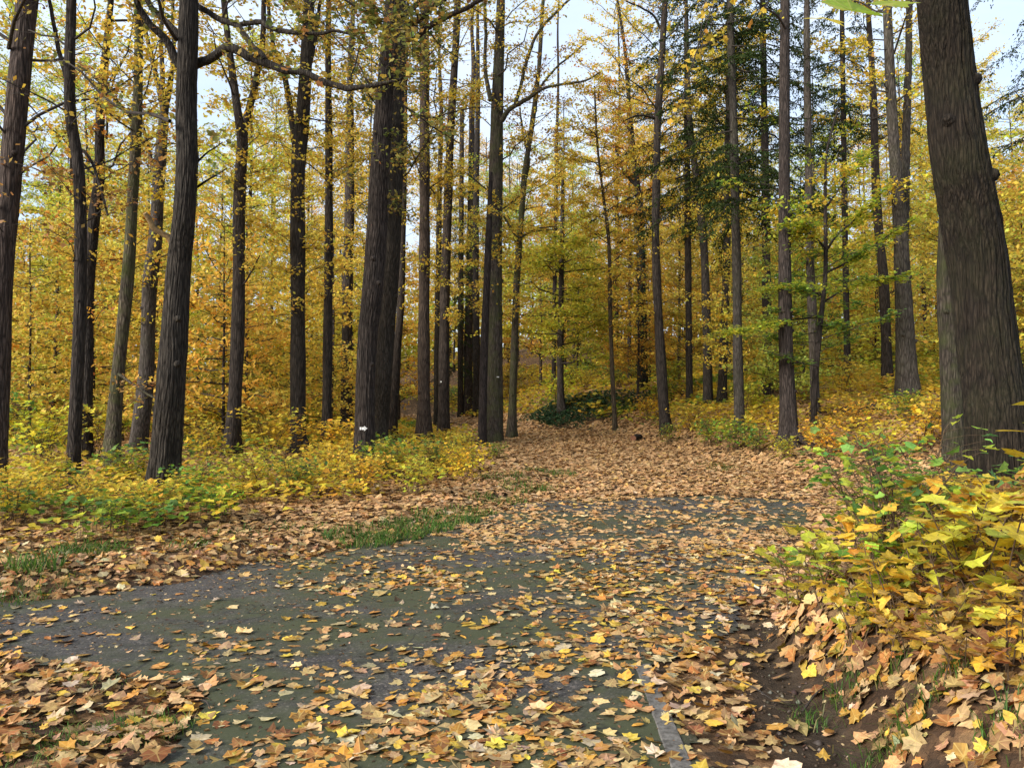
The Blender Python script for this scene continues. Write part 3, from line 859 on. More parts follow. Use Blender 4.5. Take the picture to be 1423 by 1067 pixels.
T = px_tree('oak', 'thick dark furrowed oak in the left foreground with a long crooked limb reaching right',
            [(226, 690, 43), (232, 610, 42), (238, 530, 41), (248, 380, 35), (256, 300, 32), (260, 220, 31), (259, 150, 30), (262, 40, 28), (264, -40, 25)], near=2, flare=.5,
            branches=[('branch', [(256, 105, 14), (270, 91, 13), (283, 86, 12), (296, 80, 12), (308, 70, 12), (322, 66, 13), (340, 76, 12), (356, 83, 12), (375, 90, 11), (394, 98, 10), (420, 101, 9), (450, 113, 9), (478, 123, 8), (505, 121, 7), (530, 117, 6), (548, 113, 5), (560, 108, 3)], -1.2),
                      ('branch', [(268, 5, 8), (290, 18, 8), (312, 30, 8), (330, 35, 8), (341, 50, 8), (350, 64, 8), (362, 74, 9), (368, 84, 9)], -.6),
                      ('branch', [(330, 36, 7), (345, 33, 7), (362, 31, 7), (380, 40, 7), (397, 45, 7), (420, 46, 6), (445, 47, 5), (470, 43, 4), (500, 52, 3)], -.9),
                      ('branch', [(250, 92, 14), (238, 68, 12), (225, 49, 11), (212, 38, 10), (200, 22, 10), (192, 5, 9), (182, -40, 8)], -.5),
                      ('branch', [(256, 60, 11), (245, 46, 10), (232, 32, 9), (222, 22, 8), (208, 8, 8), (198, -20, 7)], .4),
                      ('branch', [(262, 0, 10), (285, -12, 8), (310, -35, 7)], -.5),
                      ('branch', [(560, 108, 3), (548, 135, 2.6), (580, 160, 2.5), (610, 182, 2), (640, 200, 1.5)], .5),
                      ('branch', [(486, 112, 2.5), (494, 90, 2.2), (500, 60, 2), (496, 40, 1.5)], .3),
                      ('broken_branch', [(242, 362, 9), (240, 342, 9), (234, 328, 9), (222, 324, 8), (213, 316, 8), (207, 303, 8), (202, 296, 6)], -.3),
                      ('branch', [(262, 268, 5), (275, 258, 3.5), (295, 246, 2.6), (316, 234, 1.5)], -.4), ('branch', [(268, 232, 3.5), (285, 215, 2.5), (310, 198, 1.5)], -.3)])
crown(T, [dict(limbs='own', tw=3.2, per=5, pal=P_OAK, size=.10, twl=.55, kind='small', start=.3), top(8, 15, 10, 2.5, 3, 6, P_OAK)])
# leafy sprays of the long limb
T2 = T; mb = MB(); rg = np.random.default_rng(5); L = []
for (u, v) in [(520, 20), (545, 35), (570, 20), (480, 25), (500, 55), (585, 60), (550, 75), (520, -10), (560, -15), (600, 30), (450, 15), (430, 30), (575, 100), (610, 0), (535, 45), (470, 5), (410, 20)]:
    p = unproj(u, v, T['Y'] - 1.1 + rg.normal(0, .35)); q = p + np.array([rg.normal(-.2, .35), rg.normal(0, .3), rg.uniform(.25, .6)])
    L.append((catmull(np.array([q, (p + q) / 2 + rg.normal(0, .05, 3), p]), 7), .009))
foliage(mb, L, rg, tw=9, twl=.35, per=7, size=.085, pal=P_OAK, kind='small', flat=.8, tilt=.7, spread=.07)
mb.build('leaf_spray', [M_TWIG, M_LEAF], T['root'], T['base'])

T = px_tree('forked', 'forked trunk splitting into a wide V high up, first right of the foreground oak',
            [(322, 635, 22), (326, 560, 19), (330, 474, 18), (332, 380, 17), (332, 300, 16), (335, 230, 16), (337, 195, 16), (331, 160, 11), (326, 124, 10), (317, 56, 9), (311, 0, 8)],
            branches=[('stem', [(337, 200, 13), (341, 172, 11), (352, 131, 10), (358, 100, 9), (364, 75, 8), (367, 0, 7), (372, -60, 6)], .5), ('branch', [(330, 410, 3), (345, 385, 2.5), (362, 355, 1.5)], -.5)])
crown(T, [hug(4, 11, 22, .9, 8, P_GOLD), top(9, 17, 10, 1.6, 2.2, 7, P_GOLD), dict(limbs='own', tw=6, per=8, pal=P_GOLD)])
T = px_tree('flared', 'thick dark trunk with a flared split foot, between the forked trunk and a thin one',
            [(413, 632, 28), (414, 600, 22), (414, 474, 20), (414, 380, 20), (414, 244, 20), (420, 170, 19), (424, 112, 18), (427, 56, 16), (430, 0, 14)], flare=.3,
            branches=[('stem', [(412, 215, 11), (405, 165, 9), (397, 112, 8), (388, 85, 7), (379, 60, 6), (372, 0, 5)], .4), ('root', [(418, 606, 12), (425, 618, 13), (430, 634, 12)], -.25), ('stem', [(428, 100, 8), (436, 60, 7), (444, 10, 5), (448, -50, 4)], .3)])
crown(T, [hug(3.5, 12, 30, 1.0, 8, P_GOLD), top(11, 18, 10, 1.8, 2.2, 7), dict(limbs='own', tw=4, per=6, pal=P_GOLD)])
T = px_tree('thin', 'thin straight trunk right beside the thick flared one', [(453, 627, 15), (455, 520, 13), (456, 417, 13), (457, 337, 12), (457, 190, 10), (456, 60, 8)])
crown(T, [hug(4, 13, 20, 1.0, 7, P_GOLD), top(10, 17, 8, 1.5, 1.8)])
T = px_tree('plain', 'straight mid sized trunk left of the oak that bears the arrow', [(481, 604, 17), (482, 500, 15), (483, 380, 15), (485, 330, 14), (486, 250, 13), (487, 100, 9)])
crown(T, [hug(4, 13, 24, 1.2, 8, P_GOLD), top(10, 18, 10, 2, 2)])
T = px_tree('arrow', 'thick leaning dark oak bearing a small white arrow sign, left of the path',
            [(505, 654, 29), (507, 590, 27), (508, 530, 26), (511, 470, 26), (518, 400, 28), (523, 330, 28), (528, 225, 25), (537, 112, 24), (546, 0, 20), (548, -60, 18)], near=2, flare=.4,
            branches=[('branch', [(560, 40, 10), (580, 30, 8), (605, 8, 7), (640, -15, 6)], -.6), ('branch', [(556, 25, 9), (575, 10, 8), (600, -15, 6)], .4), ('branch', [(575, 55, 8), (605, 32, 8), (635, 18, 7), (665, 2, 6), (700, -25, 5)], -.9)])
crown(T, [dict(limbs='own', tw=5, per=7, pal=P_OAK, size=.09, kind='small'), hug(5.5, 9.5, 16, .7, 8, P_OAK, .09), top(9, 16, 10, 2.5, 3, 6, P_OAK)])
# the painted arrow
Tb = T; c = unproj(507.5, 595, T['Y'])
yy = axis_at(T['axis'], np.array([c[2]]))[0]; rr = float(np.interp(c[2], T['axis'][:, 2], T['r']))
wpx = T['Y'] / F
mb = MB(); pl = [(-5, -1.8), (1, -1.8), (1, -3.6), (5.4, 0), (1, 3.6), (1, 1.8), (-5, 1.8)]
V = []
for dep in (0, 1):
    for (px, pz) in pl:
        x = c[0] + px * wpx; zz = c[2] + pz * wpx; ox = x - yy[0]
        y = yy[1] - math.sqrt(max(rr * rr * 1.08 - ox * ox, 0)) - .012 + .03 * dep
        V.append((x, y, zz))
k = 7
mb.add(V, np.array([list(range(k))]), 0, smooth=False)
mb.add(V, np.array([[i, (i + 1) % k, k + (i + 1) % k, k + i] for i in range(k)]), 0, smooth=False)
mb.build('arrow_sign', M_WHITE, T['root'], T['base'])
T = px_tree('twin', 'thick dark trunk standing close behind the oak with the arrow and merging with its outline',
            [(528, 622, 21), (530, 590, 19), (533, 530, 22), (536, 470, 24), (541, 400, 24), (545, 330, 24), (549, 225, 23), (551, 112, 22), (554, 0, 20)], near=1)
crown(T, [hug(6, 11, 14, .9, 7, P_OAK, .1), top(10, 18, 10, 2.5, 3, 6, P_OAK)])
T = px_tree('third', 'slim trunk tucked against the right side of the twin dark trunks', [(544, 612, 15), (551, 500, 12), (557, 420, 10), (560, 300, 9), (562, 200, 8), (563, 100, 7)])
crown(T, [hug(5, 12, 12, 1, 7, P_GOLD), top(10, 17, 8, 1.8, 2)])
T = px_tree('column', 'straight grey brown column like trunk standing alone right of the arrow oak', [(589, 618, 24), (589, 560, 18), (589, 455, 16), (590, 337, 15), (590, 190, 14), (590, 56, 13), (590, -20, 12)], tint=(1.5, 1.35, 1.2), flare=.25)
crown(T, [hug(4.5, 12, 14, .8, 6, P_YELLOW), top(10, 18, 16, 2.2, 2.2, 9)])
T = px_tree('knot', 'dark straight trunk with a small white paint spot, right of the grey column like trunk', [(617, 614, 18), (617, 520, 15), (618, 417, 14), (620, 356, 13), (626, 188, 11), (633, 70, 10), (636, 0, 9)], tint=(1.1, 1.05, 1))
crown(T, [hug(4, 12, 20, 1.1, 8, P_GOLD), top(11, 17, 10, 2, 2)])
def paint_mark(T, u, v, wp, hp):
    c = unproj(u, v, T['Y']); a = axis_at(T['axis'], np.array([c[2]]))[0]; rr = float(np.interp(c[2], T['axis'][:, 2], T['r'])); k = T['Y'] / F
    mb = MB(); V = []
    xs_ = np.linspace(-wp / 2, wp / 2, 5)
    for pz in (-hp / 2, hp / 2):
        for px in xs_:
            x = c[0] + px * k; V.append((x, a[1] - math.sqrt(max((rr * 1.09) ** 2 - (x - a[0]) ** 2, 1e-4)) - .004, c[2] + pz * k))
    mb.add(V, np.array([[i, i + 1, 5 + i + 1, 5 + i] for i in range(4)]), 0, smooth=True)
    mb.build('paint_mark', M_WHITE, T['root'], T['base'])
paint_mark(T, 614, 531, 1.8, 1.8)
T = px_tree('behind', 'thin dark trunk just behind the trunk with the white paint spot', [(607, 598, 9), (607, 500, 8), (609, 380, 8), (611, 250, 7)])
crown(T, [hug(4, 14, 18, 1.2, 8, P_GOLD)])
T = px_tree('paira', 'left one of the pair of slender dark trunks behind the path side trunk', [(651, 576, 13), (651, 480, 12), (653, 380, 11), (655, 280, 10), (656, 150, 8)])
crown(T, [hug(6, 16, 22, 1.4, 7, P_GOLD)])
T = px_tree('pairb', 'right one of the pair of slender dark trunks behind the path side trunk', [(662, 578, 10), (662, 480, 10), (661, 380, 9), (662, 260, 8), (664, 150, 7)])
crown(T, [hug(6, 16, 18, 1.4, 7, P_YGREEN)])
T = px_tree('pathside', 'big dark trunk left of the path with white paint mark and long arching limb',
            [(687, 614, 26), (688, 540, 24), (687, 417, 24), (687, 337, 24), (689, 244, 22), (691, 150, 19), (695, 37, 14), (698, -40, 12)], bark=M_BARK_MOSS, near=1, flare=.25,
            branches=[('branch', [(697, 168, 8), (706, 155, 7), (717, 146, 7), (732, 138, 6), (747, 128, 5), (762, 121, 4), (790, 116, 3.5), (815, 112, 3), (834, 100, 2)], -1.2),
                      ('branch', [(716, 147, 6), (723, 122, 5), (728, 100, 5), (735, 75, 5), (745, 50, 4), (765, 25, 4), (795, -3, 3)], -.3),
                      ('branch', [(746, 129, 4), (758, 112, 3.5), (772, 95, 3), (790, 80, 2.5), (812, 62, 2)], .4),
                      ('branch', [(682, 140, 7), (677, 115, 6), (674, 90, 5), (675, 40, 4.5), (672, -30, 4)], .3), ('branch', [(700, 300, 3), (720, 330, 2.5), (745, 318, 2), (775, 315, 1.5)], .3)])
crown(T, [hug(4, 8, 16, .9, 8, P_GOLD), dict(limbs='own', tw=6, per=10, pal=P_GOLD, size=.09, twl=.7), top(10, 18, 14, 2.5, 2.5, 9, P_GOLD)])
paint_mark(T, 692, 524, 3.2, 1.4)
T = px_tree('pathtwin', 'narrow dark trunk grown against the left flank of the big path side trunk', [(670, 622, 12), (671, 560, 12), (673, 480, 11), (677, 380, 10), (680, 300, 8), (682, 240, 5)], ztop=7)
crown(T, [hug(5, 7, 5, .8, 6, P_GOLD)])
T = px_tree('lean', 'thin mossy trunk leaning right at the very edge of the path', [(711, 609, 13), (713, 540, 11), (716, 450, 10), (718, 391, 9), (724, 310, 8), (729, 244, 8), (740, 169, 7), (749, 94, 6), (755, 0, 5)], bark=M_BARK_MOSS, tint=(1.2, 1.2, 1.1),
            branches=[('branch', [(727, 260, 4), (735, 225, 3.5), (728, 190, 3), (722, 150, 2.5)], .4), ('branch', [(720, 330, 3), (740, 322, 2.5), (775, 318, 1.8)], -.4)])
crown(T, [hug(4, 9, 20, 1.3, 9, P_GOLD), hug(9, 14, 12, 1.3, 6, P_BROWN), dict(limbs='own', tw=6, per=8, pal=P_GOLD)])
T = px_tree('ivyfoot', 'dark tree with low spreading yellow green branches on the ivy mound at the bend', [(781, 582, 12), (779, 545, 10), (779, 480, 9), (780, 380, 7), (781, 330, 6), (782, 250, 4)], D=32.5, ztop=11)
crown(T, [dict(limbs=(2.2, 7.5, 52, 3.2, 2.4, .12), tw=8, twl=.9, per=9, pal=[(.58, .52, .06, 3), (.66, .52, .06, 2), (.42, .44, .05, 2), (.22, .30, .04, .8)], size=.13), dict(limbs=(6.5, 10.5, 16, 1.8, .7, .4), tw=7, twl=.7, per=8, pal=P_GOLD, size=.12)])
T = px_tree('moundback', 'thin dark trunk behind the tree on the ivy mound', [(769, 566, 7), (770, 480, 6), (771, 380, 6), (773, 250, 5)], D=41)
crown(T, [hug(5, 14, 20, 1.6, 8, P_GOLD, .13)])
T = px_tree('sapling', 'slender pale young tree standing at the right edge of the leafy path', [(855, 598, 7), (851, 520, 6), (848, 430, 6), (846, 337, 5), (838, 270, 4), (830, 200, 3), (826, 120, 2.5)], ztop=12, tint=(1.9, 1.8, 1.3))
crown(T, [hug(3.2, 12.3, 44, 1.5, 8, P_GOLD, .105)])
T = px_tree('ivytrunk', 'trunk wrapped in dark ivy leaves, right of the path', [(894, 552, 14), (893, 480, 13), (891, 380, 12), (889, 300, 11), (886, 262, 9), (879, 206, 8), (874, 140, 6)], D=36, branches=[('branch', [(886, 260, 5), (868, 240, 4), (855, 205, 3)], .3)])
crown(T, [hug(7, 15, 24, 2.2, 7, P_ORANGE, .13), dict(limbs='own', tw=6, per=8, pal=P_ORANGE, size=.13)])
mb = MB(); n = 1500; rg = np.random.default_rng(8); zz = T['base'][2] + rg.uniform(.2, 8.5, n); c = axis_at(T['axis'], zz); a = rg.uniform(0, 6.28, n); rr = np.interp(zz, T['axis'][:, 2], T['r']) + rg.uniform(0, .12, n)
leaves(mb, 'kite', c + np.stack([np.cos(a) * rr, np.sin(a) * rr, np.zeros(n)], 1), .13 * rg.uniform(.6, 1.2, n), pick(P_IVY, n, rg), rg, 1.1, .3, 0)
mb.build('ivy', M_LEAF, T['root'], T['base'])
T = px_tree('bent', 'tall slim trunk with bent foot and bushy base right of the path', [(926, 602, 16), (922, 560, 15), (918, 492, 14), (914, 420, 12), (911, 330, 11), (912, 262, 11), (914, 169, 10), (920, 75, 9), (924, 0, 8), (926, -50, 7)],
            branches=[('branch', [(918, 40, 4), (908, 22, 3), (892, 12, 2.5), (870, 2, 2)], -.6), ('branch', [(910, 165, 3.5), (890, 160, 2.5), (868, 168, 2)], -.5)])
crown(T, [hug(4, 11, 10, 1.1, 6, P_GOLD), top(11, 18, 10, 2, 2.2, 6), dict(limbs='own', tw=4, per=4, pal=P_BROWN)])
T = px_tree('grovea', 'left one of two straight trunks standing side by side on the yellow slope', [(984, 565, 13), (983, 500, 12), (980, 380, 11), (977, 330, 11), (971, 270, 10), (960, 187, 8), (955, 100, 7)], bark=M_BARK_GREY)
crown(T, [hug(6, 14, 20, 1.5, 8, P_YELLOW, .12)])
T = px_tree('groveb', 'right one of two straight trunks standing side by side on the yellow slope', [(1003, 563, 13), (1005, 500, 12), (1008, 420, 11), (1010, 340, 10), (1012, 220, 9), (1013, 120, 8)])
crown(T, [hug(6, 14, 16, 1.5, 8, P_YELLOW, .12)])
T = px_tree('root', 'dark tapering trunk with a wide root flare at the right of the leafy clearing', [(1095, 621, 30), (1096, 596, 25), (1094, 540, 23), (1092, 480, 21), (1091, 417, 20), (1090, 300, 17), (1090, 150, 16), (1091, 0, 14), (1092, -60, 13)], near=1, flare=.5,
            branches=[('root', [(1098, 590, 14), (1108, 606, 13), (1120, 614, 10), (1134, 620, 6)], -.5)])
crown(T, [hug(3.2, 7, 8, .9, 6, P_YGREEN), top(13, 18, 10, 2.4, 2.4, 6, P_YGREEN)])
T = px_tree('younggreen', 'young leaning tree with flat layers of green and yellow leaves, right of the flared trunk',
            [(1131, 602, 9), (1131, 560, 9), (1134, 511, 8), (1141, 440, 7), (1147, 380, 6), (1147, 300, 5), (1147, 244, 4), (1150, 205, 3), (1165, 150, 2.5)], ztop=7.5, flare=.2,
            branches=[('branch', [(1147, 350, 3.5), (1165, 325, 3), (1195, 300, 2.5), (1230, 262, 2)], -.8), ('branch', [(1147, 380, 3.5), (1185, 360, 3), (1230, 330, 2.2), (1270, 305, 1.5)], -.5), ('branch', [(1148, 345, 3), (1120, 320, 2.4), (1085, 312, 1.8)], -1.0),
                      ('branch', [(1140, 440, 3), (1100, 445, 2.4), (1050, 455, 1.8), (1010, 462, 1.2)], -1.2), ('branch', [(1143, 420, 3), (1190, 395, 2.5), (1250, 385, 1.8)], -.5), ('branch', [(1143, 410, 3), (1105, 398, 2.5), (1070, 400, 1.8)], -.8), ('branch', [(1147, 290, 3), (1175, 250, 2.4), (1200, 215, 1.6)], .2)])
crown(T, [dict(limbs='own', tw=17, twl=.8, per=12, pal=P_YGREEN, size=.085, flat=.12, up=.02, spread=.07, tilt=.3, kind='small'), dict(limbs=(1.6, 4.5, 16, 1.7, 1.2, .12), tw=9, twl=.6, per=10, pal=P_GREEN, size=.085, flat=.12, up=.02, spread=.07, tilt=.3, kind='small'),
          dict(limbs=(4.2, 7, 12, 1.3, .6, .3), tw=8, twl=.5, per=9, pal=P_YELLOW, size=.085, flat=.2, kind='small')])
T = px_tree('greypole', 'straight grey trunk right behind the young leaning tree', [(1133, 577, 13), (1131, 500, 12), (1128, 417, 12), (1125, 337, 11), (1123, 187, 10), (1121, 60, 9)], bark=M_BARK_GREY)
crown(T, [hug(4, 8, 8, 1.4, 6, P_YGREEN, .12)])
T = px_tree('redbase', 'dark trunk close against the left of the thick grey double trunk', [(1233, 512, 15), (1231, 460, 14), (1227, 380, 13), (1221, 320, 12), (1217, 250, 11), (1213, 120, 9)], D=25)
crown(T, [hug(6, 15, 14, 1.8, 7, P_GOLD, .12)])
T = px_tree('double', 'thick pale grey trunk with a second stem rising beside it, on the right slope', [(1261, 530, 32), (1258, 470, 27), (1254, 380, 23), (1250, 300, 20), (1244, 225, 16), (1239, 150, 15), (1234, 37, 13), (1231, -40, 12)], D=21, bark=M_BARK_GREY, near=1,
            branches=[('stem', [(1256, 330, 13), (1258, 260, 12), (1259, 200, 11), (1261, 130, 10), (1263, 50, 9), (1264, -60, 8)], .3)])
crown(T, [hug(4, 10, 14, 1.2, 8, P_YELLOW), top(10, 18, 12, 2.4, 2.4, 6, P_GOLD)])
T = px_tree('bigback', 'mossy trunk peeping out from behind the big foreground trunk at the right', [(1326, 560, 34), (1322, 500, 32), (1318, 440, 30), (1316, 380, 28), (1318, 300, 26), (1320, 150, 24)], D=13, bark=M_BARK_MOSS, near=1, tint=(.75, .75, .72))
crown(T, [top(10, 18, 10, 2.4, 2.4, 6, P_YELLOW)])
T = px_tree('big', 'huge dark furrowed maple trunk in the right foreground, leaning left',
            [(1396, 652, 78), (1387, 590, 75), (1374, 492, 73), (1360, 380, 71), (1347, 300, 72), (1334, 225, 69), (1319, 112, 63), (1308, 0, 60), (1300, -80, 56)], D=8.2, near=2, bark=M_BARK_BIG, tint=(.62, .6, .58), flare=.22, ztop=15, ds=.05)
Tbig = T
r_ = T['rng']
crown(T, [top(8, 14.5, 10, 3.0, 3.5, 6, P_YELLOW, .14)])
# long drooping branch of the big maple that ends in the leaf at the top of the view, and a second one over the clearing
b0 = axis_at(T['axis'], np.array([8.2]))[0]
tip = unproj(1200, -6, 2.0)
q = catmull(np.array([b0, b0 * .62 + tip * .38 + [0, 0, .9], b0 * .25 + tip * .75 + [0, 0, .55], tip + [.02, .05, .035]]), 40)
mb = MB(); tube(mb, q, np.linspace(.05, .0022, 40), 8, 0); mb.build('overhanging_branch', M_BARK, T['root'], T['base'])
mb = MB(); rg = np.random.default_rng(2)
tips = [(1186, 12, 2.0, .19), (1240, 2, 2.02, .15), (1146, 24, 1.95, .11), (1330, -8, 2.2, .12)]
P = np.array([unproj(u, v, y) for u, v, y, s_ in tips])
for k, cc in enumerate([(.22, .33, .03), (.26, .34, .03), (.55, .46, .06), (.24, .32, .03)]):
    mb = MB(); leaves(mb, 'maple', P[k:k + 1], np.array([tips[k][3]]), np.array([cc]), rg, .25, .3, 0, normal=np.array([(0.1, -.75, .8)])); mb.build('hanging_leaf', M_LEAF, T['root'], T['base'])
mb = MB(); L = []
for (u0, v0, y0), (u1, v1, y1) in (((1010, -60, 8.6), (955, 30, 8.2)), ((1000, -50, 8.4), (950, 120, 8.0)), ((1040, -70, 8.6), (1010, 20, 8.0)), ((1080, -60, 8.6), (1060, 25, 8.2)), ((985, -50, 8.5), (940, 165, 8.3)), ((1150, -60, 8.4), (1130, 20, 8.1)), ((1000, -60, 8.8), (985, 70, 8.4))):
    A_, B_ = unproj(u0, v0, y0), unproj(u1, v1, y1); L.append((catmull(np.array([A_, (A_ + B_) / 2 + rg.normal(0, .06, 3), B_]), 8), .008))
st = axis_at(T['axis'], np.array([7.6]))[0]; far_ = unproj(985, -75, 8.6)
tube(mb, catmull(np.array([st, (st + far_) / 2 + [0, 0, .5], far_]), 16), np.linspace(.06, .012, 16), 8, 0)
foliage(mb, L, rg, tw=5, twl=.3, per=1.5, size=.08, pal=P_GOLD, kind='small', flat=.8, tilt=.8, spread=.05)
mb.build('leafy_branch', [M_TWIG, M_LEAF], T['root'], T['base'])


# conifers
def spruce_mesh(root, base, axis, z0, z1, n, L0, L1, rng, name='crown', dens=1.0):
    mb = MB(); limbs = grow_limbs(axis, base[2] + z0, base[2] + z1, n, L0, L1, -.12, rng, droop=.25)
    A = []; B_ = []
    for P, r0 in limbs:
        tube(mb, P, np.linspace(r0, r0 * .25, len(P)), 4, 0, cap=False)
        L = np.linalg.norm(np.diff(P, axis=0), axis=1).sum(); k = int(L * 16 * dens) + 2
        t = rng.uniform(.12, 1, k); a = polyline_at(P, t)
        d = P[-1] - P[0]; d /= np.linalg.norm(d); s = np.array([-d[1], d[0], 0])
        sg = rng.choice([-1, 1], k)[:, None]; l = (rng.uniform(.15, .5, k) * (1.15 - .5 * t))[:, None]
        b = a + d * l * .5 + s * sg * l + np.array([0, 0, -1]) * l * rng.uniform(.2, 1.0, (k, 1))
        A.append(a); B_.append(b)
    A = np.concatenate(A); B_ = np.concatenate(B_); n = len(A)
    # each spray: a ragged strip of needle tufts
    m = 8
    i = np.repeat(np.arange(n), m); t = np.tile(np.linspace(.05, 1.05, m), n)[:, None] + rng.normal(0, .04, (n * m, 1))
    P = A[i] + (B_[i] - A[i]) * t + rng.normal(0, .025, (n * m, 3))
    D = B_[i] - A[i]; D /= np.linalg.norm(D, axis=1)[:, None]
    D = D + rng.normal(0, .5, D.shape); D /= np.linalg.norm(D, axis=1)[:, None]
    S = np.cross(D, rng.normal(0, 1, D.shape)); S /= np.linalg.norm(S, axis=1)[:, None]
    l = rng.uniform(.06, .13, (len(P), 1)); w = rng.uniform(.012, .022, (len(P), 1))
    V = np.stack([P - D * l * .4, P + S * w, P + D * l * .6, P - S * w], 1)
    f = (np.array([[0, 1, 2, 3]])[None] + (np.arange(len(P)) * 4)[:, None, None]).reshape(-1, 4)
    mb.add(V.reshape(-1, 3), f, 1, pick(P_SPRUCE, len(P), rng, .25), False)
    return mb.build(name, [M_TWIG, M_NEEDLE], root, base)


T = px_tree('spruce', 'grey scaly spruce trunk with green plants round its foot, left of the flared trunk', [(1028, 603, 17), (1027, 560, 14), (1025, 480, 13), (1024, 380, 12), (1022, 300, 12), (1020, 187, 11), (1016, 75, 10), (1014, 0, 9)], bark=M_BARK_GREY, name='spruce_tree', flare=.3, ztop=19)
spruce_mesh(T['root'], T['base'], T['axis'], 6.6, 18, 95, 2.8, 1.2, T['rng'], dens=1.4)
T = px_tree('spruceb', 'dark trunked spruce with drooping boughs standing behind the flared trunk', [(1066, 553, 14), (1066, 480, 13), (1065, 380, 12), (1064, 280, 11), (1062, 150, 9), (1060, 20, 8)], name='spruce_tree', ztop=21)
spruce_mesh(T['root'], T['base'], T['axis'], 7.5, 20, 80, 3.5, 1.4, T['rng'], dens=1.35)
T = px_tree('sprucec', 'spruce with long dark boughs hanging left over the path, behind the two straight trunks', [(958, 540, 10), (957, 440, 9), (956, 340, 9), (955, 220, 8), (954, 80, 7)], D=30, name='spruce_tree', ztop=20)
spruce_mesh(T['root'], T['base'], T['axis'], 7.6, 19, 80, 3.5, 1.4, T['rng'], dens=1.4)
T = px_tree('spruced', 'thin spruce rising behind the pale double trunk', [(1178, 520, 9), (1176, 420, 8), (1174, 300, 8), (1172, 150, 7), (1170, 0, 6)], D=29, name='spruce_tree', ztop=21)
spruce_mesh(T['root'], T['base'], T['axis'], 9, 20, 80, 2.8, 1.2, T['rng'], dens=1.5)
T = px_tree('sprucee', 'spruce showing dark boughs to the right of the huge foreground trunk', [(1446, 560, 14), (1442, 400, 12), (1440, 200, 11), (1438, 0, 10)], D=22, name='spruce_tree', ztop=19)
spruce_mesh(T['root'], T['base'], T['axis'], 7, 18, 45, 2.4, 1.2, T['rng'])
T = px_tree('sprucef', 'spruce with dark boughs rising behind the pair of slender dark trunks', [(640, 566, 8), (640, 450, 8), (641, 300, 7), (642, 150, 6)], D=47, name='spruce_tree', ztop=16)
spruce_mesh(T['root'], T['base'], T['axis'], 3, 15.5, 70, 2.2, .8, T['rng'])
LAND = sorted(((t['px'], k) for k, t in TREES.items()))

# ------------------------------------------------------------------ background trees: a few of each kind, copied
def proto_tree(name, h, r, z0, nl, L0, L1, elev, seed, pal, tw, twl, per, size, flat, bark, z1=None, lean=.04, cat='tree'):
    rng = np.random.default_rng(seed); base = np.zeros(3)
    k = 9; ax = np.stack([np.cumsum(rng.normal(0, lean, k)) * h / 14, np.cumsum(rng.normal(0, lean, k)) * h / 14, np.linspace(-.3, h, k)], 1)
    ax[:, :2] -= ax[0, :2]; ax = catmull(ax, 46)
    root = thing(name, 'x', cat, (0, 0, 0))
    mb = MB(); tube(mb, ax, r * np.linspace(1, .22, 46), 10, 0, flare=.4, rng=rng); mb.build('trunk', bark, root)
    mb = MB(); foliage(mb, grow_limbs(ax, z0, z1 or h * .98, nl, L0, L1, elev, rng), rng, tw=tw, twl=twl, per=per, pal=pal, size=size, flat=flat)
    mb.build('crown', [M_TWIG, M_LEAF], root)
    return root


DENS = 1.0
NEU = [(.77, .57, .085, 3), (.73, .57, .10, 2), (.71, .46, .07, 1.5), (.58, .52, .09, 1.3), (.42, .44, .08, .7)]
US = [proto_tree('maple_tree', 6.5 + k * 1.2, .055 + .01 * k, (.5, 1.0, .6, 1.5)[k], 54, 2.4, 1.1, .16 + .05 * k, 100 + k, NEU, 6, .85, 9, .145, .22, M_BARK) for k in range(4)]
TA = [proto_tree('broadleaf_tree', 17 + 1.6 * k, .11 + .015 * k, 4.5 + .8 * (k % 3), 64, 2.5, 2.6, .5, 200 + k, NEU, 5.0, .9, 12, .135, .5, M_BARK) for k in range(4)]
SP = []
for k in range(2):
    root = thing('spruce_tree', 'x', 'tree', (0, 0, 0)); rng = np.random.default_rng(300 + k)
    ax = np.stack([np.zeros(30), np.zeros(30), np.linspace(-.3, 19, 30)], 1); mb = MB(); tube(mb, ax, np.linspace(.17, .03, 30), 10, 0, flare=.3, rng=rng); mb.build('trunk', M_BARK, root)
    spruce_mesh(root, np.zeros(3), ax, 3.5 + 2 * k, 18.8, 70, 2.4, .7, rng, dens=.7); SP.append(root)

KEYN = {}
NICE = dict(edge='the edge trunk', curvy='the curving trunk', shade='the shaded trunk', mossy='the mossy trunk', pale='the pale stems', oak='the foreground oak', forked='the forked trunk', flared='the flared trunk', thin='the thin trunk', plain='the plain trunk',
            arrow='the arrow oak', twin='the twin dark trunk', third='the tucked trunk', column='the column trunk', knot='the paint spot trunk', behind='the dark trunk', paira='the slender pair', pairb='the slender pair', pathside='the pathside trunk', pathtwin='the pathside trunk', lean='the leaning trunk', ivyfoot='the mound tree', moundback='the mound tree',
            sapling='the path edge sapling', ivytrunk='the ivied trunk', bent='the bent trunk', grovea='the straight trunks', groveb='the straight trunks', root='the rooted trunk', younggreen='the layered tree', greypole='the grey trunk', redbase='the dark slope trunk', double='the double trunk', bigback='the huge trunk', big='the huge trunk',
            spruce='the scaly spruce', spruceb='the dark spruce', sprucec='the path spruce', spruced='the thin spruce', sprucee='the edge spruce', sprucef='the far spruce')


def zone(u):
    l = [k for p, k in LAND if p <= u]; r = [k for p, k in LAND if p > u]
    a = NICE[l[-1]] if l else None; b = NICE[r[0]] if r else None
    if a == b: return 'behind ' + a
    if a is None: return 'left of ' + b
    if b is None: return 'right of ' + a
    return 'between ' + a + ' and ' + b


rb = np.random.default_rng(21)
placed = [(t['base'][0], t['base'][1]) for t in TREES.values()]
seen = {}


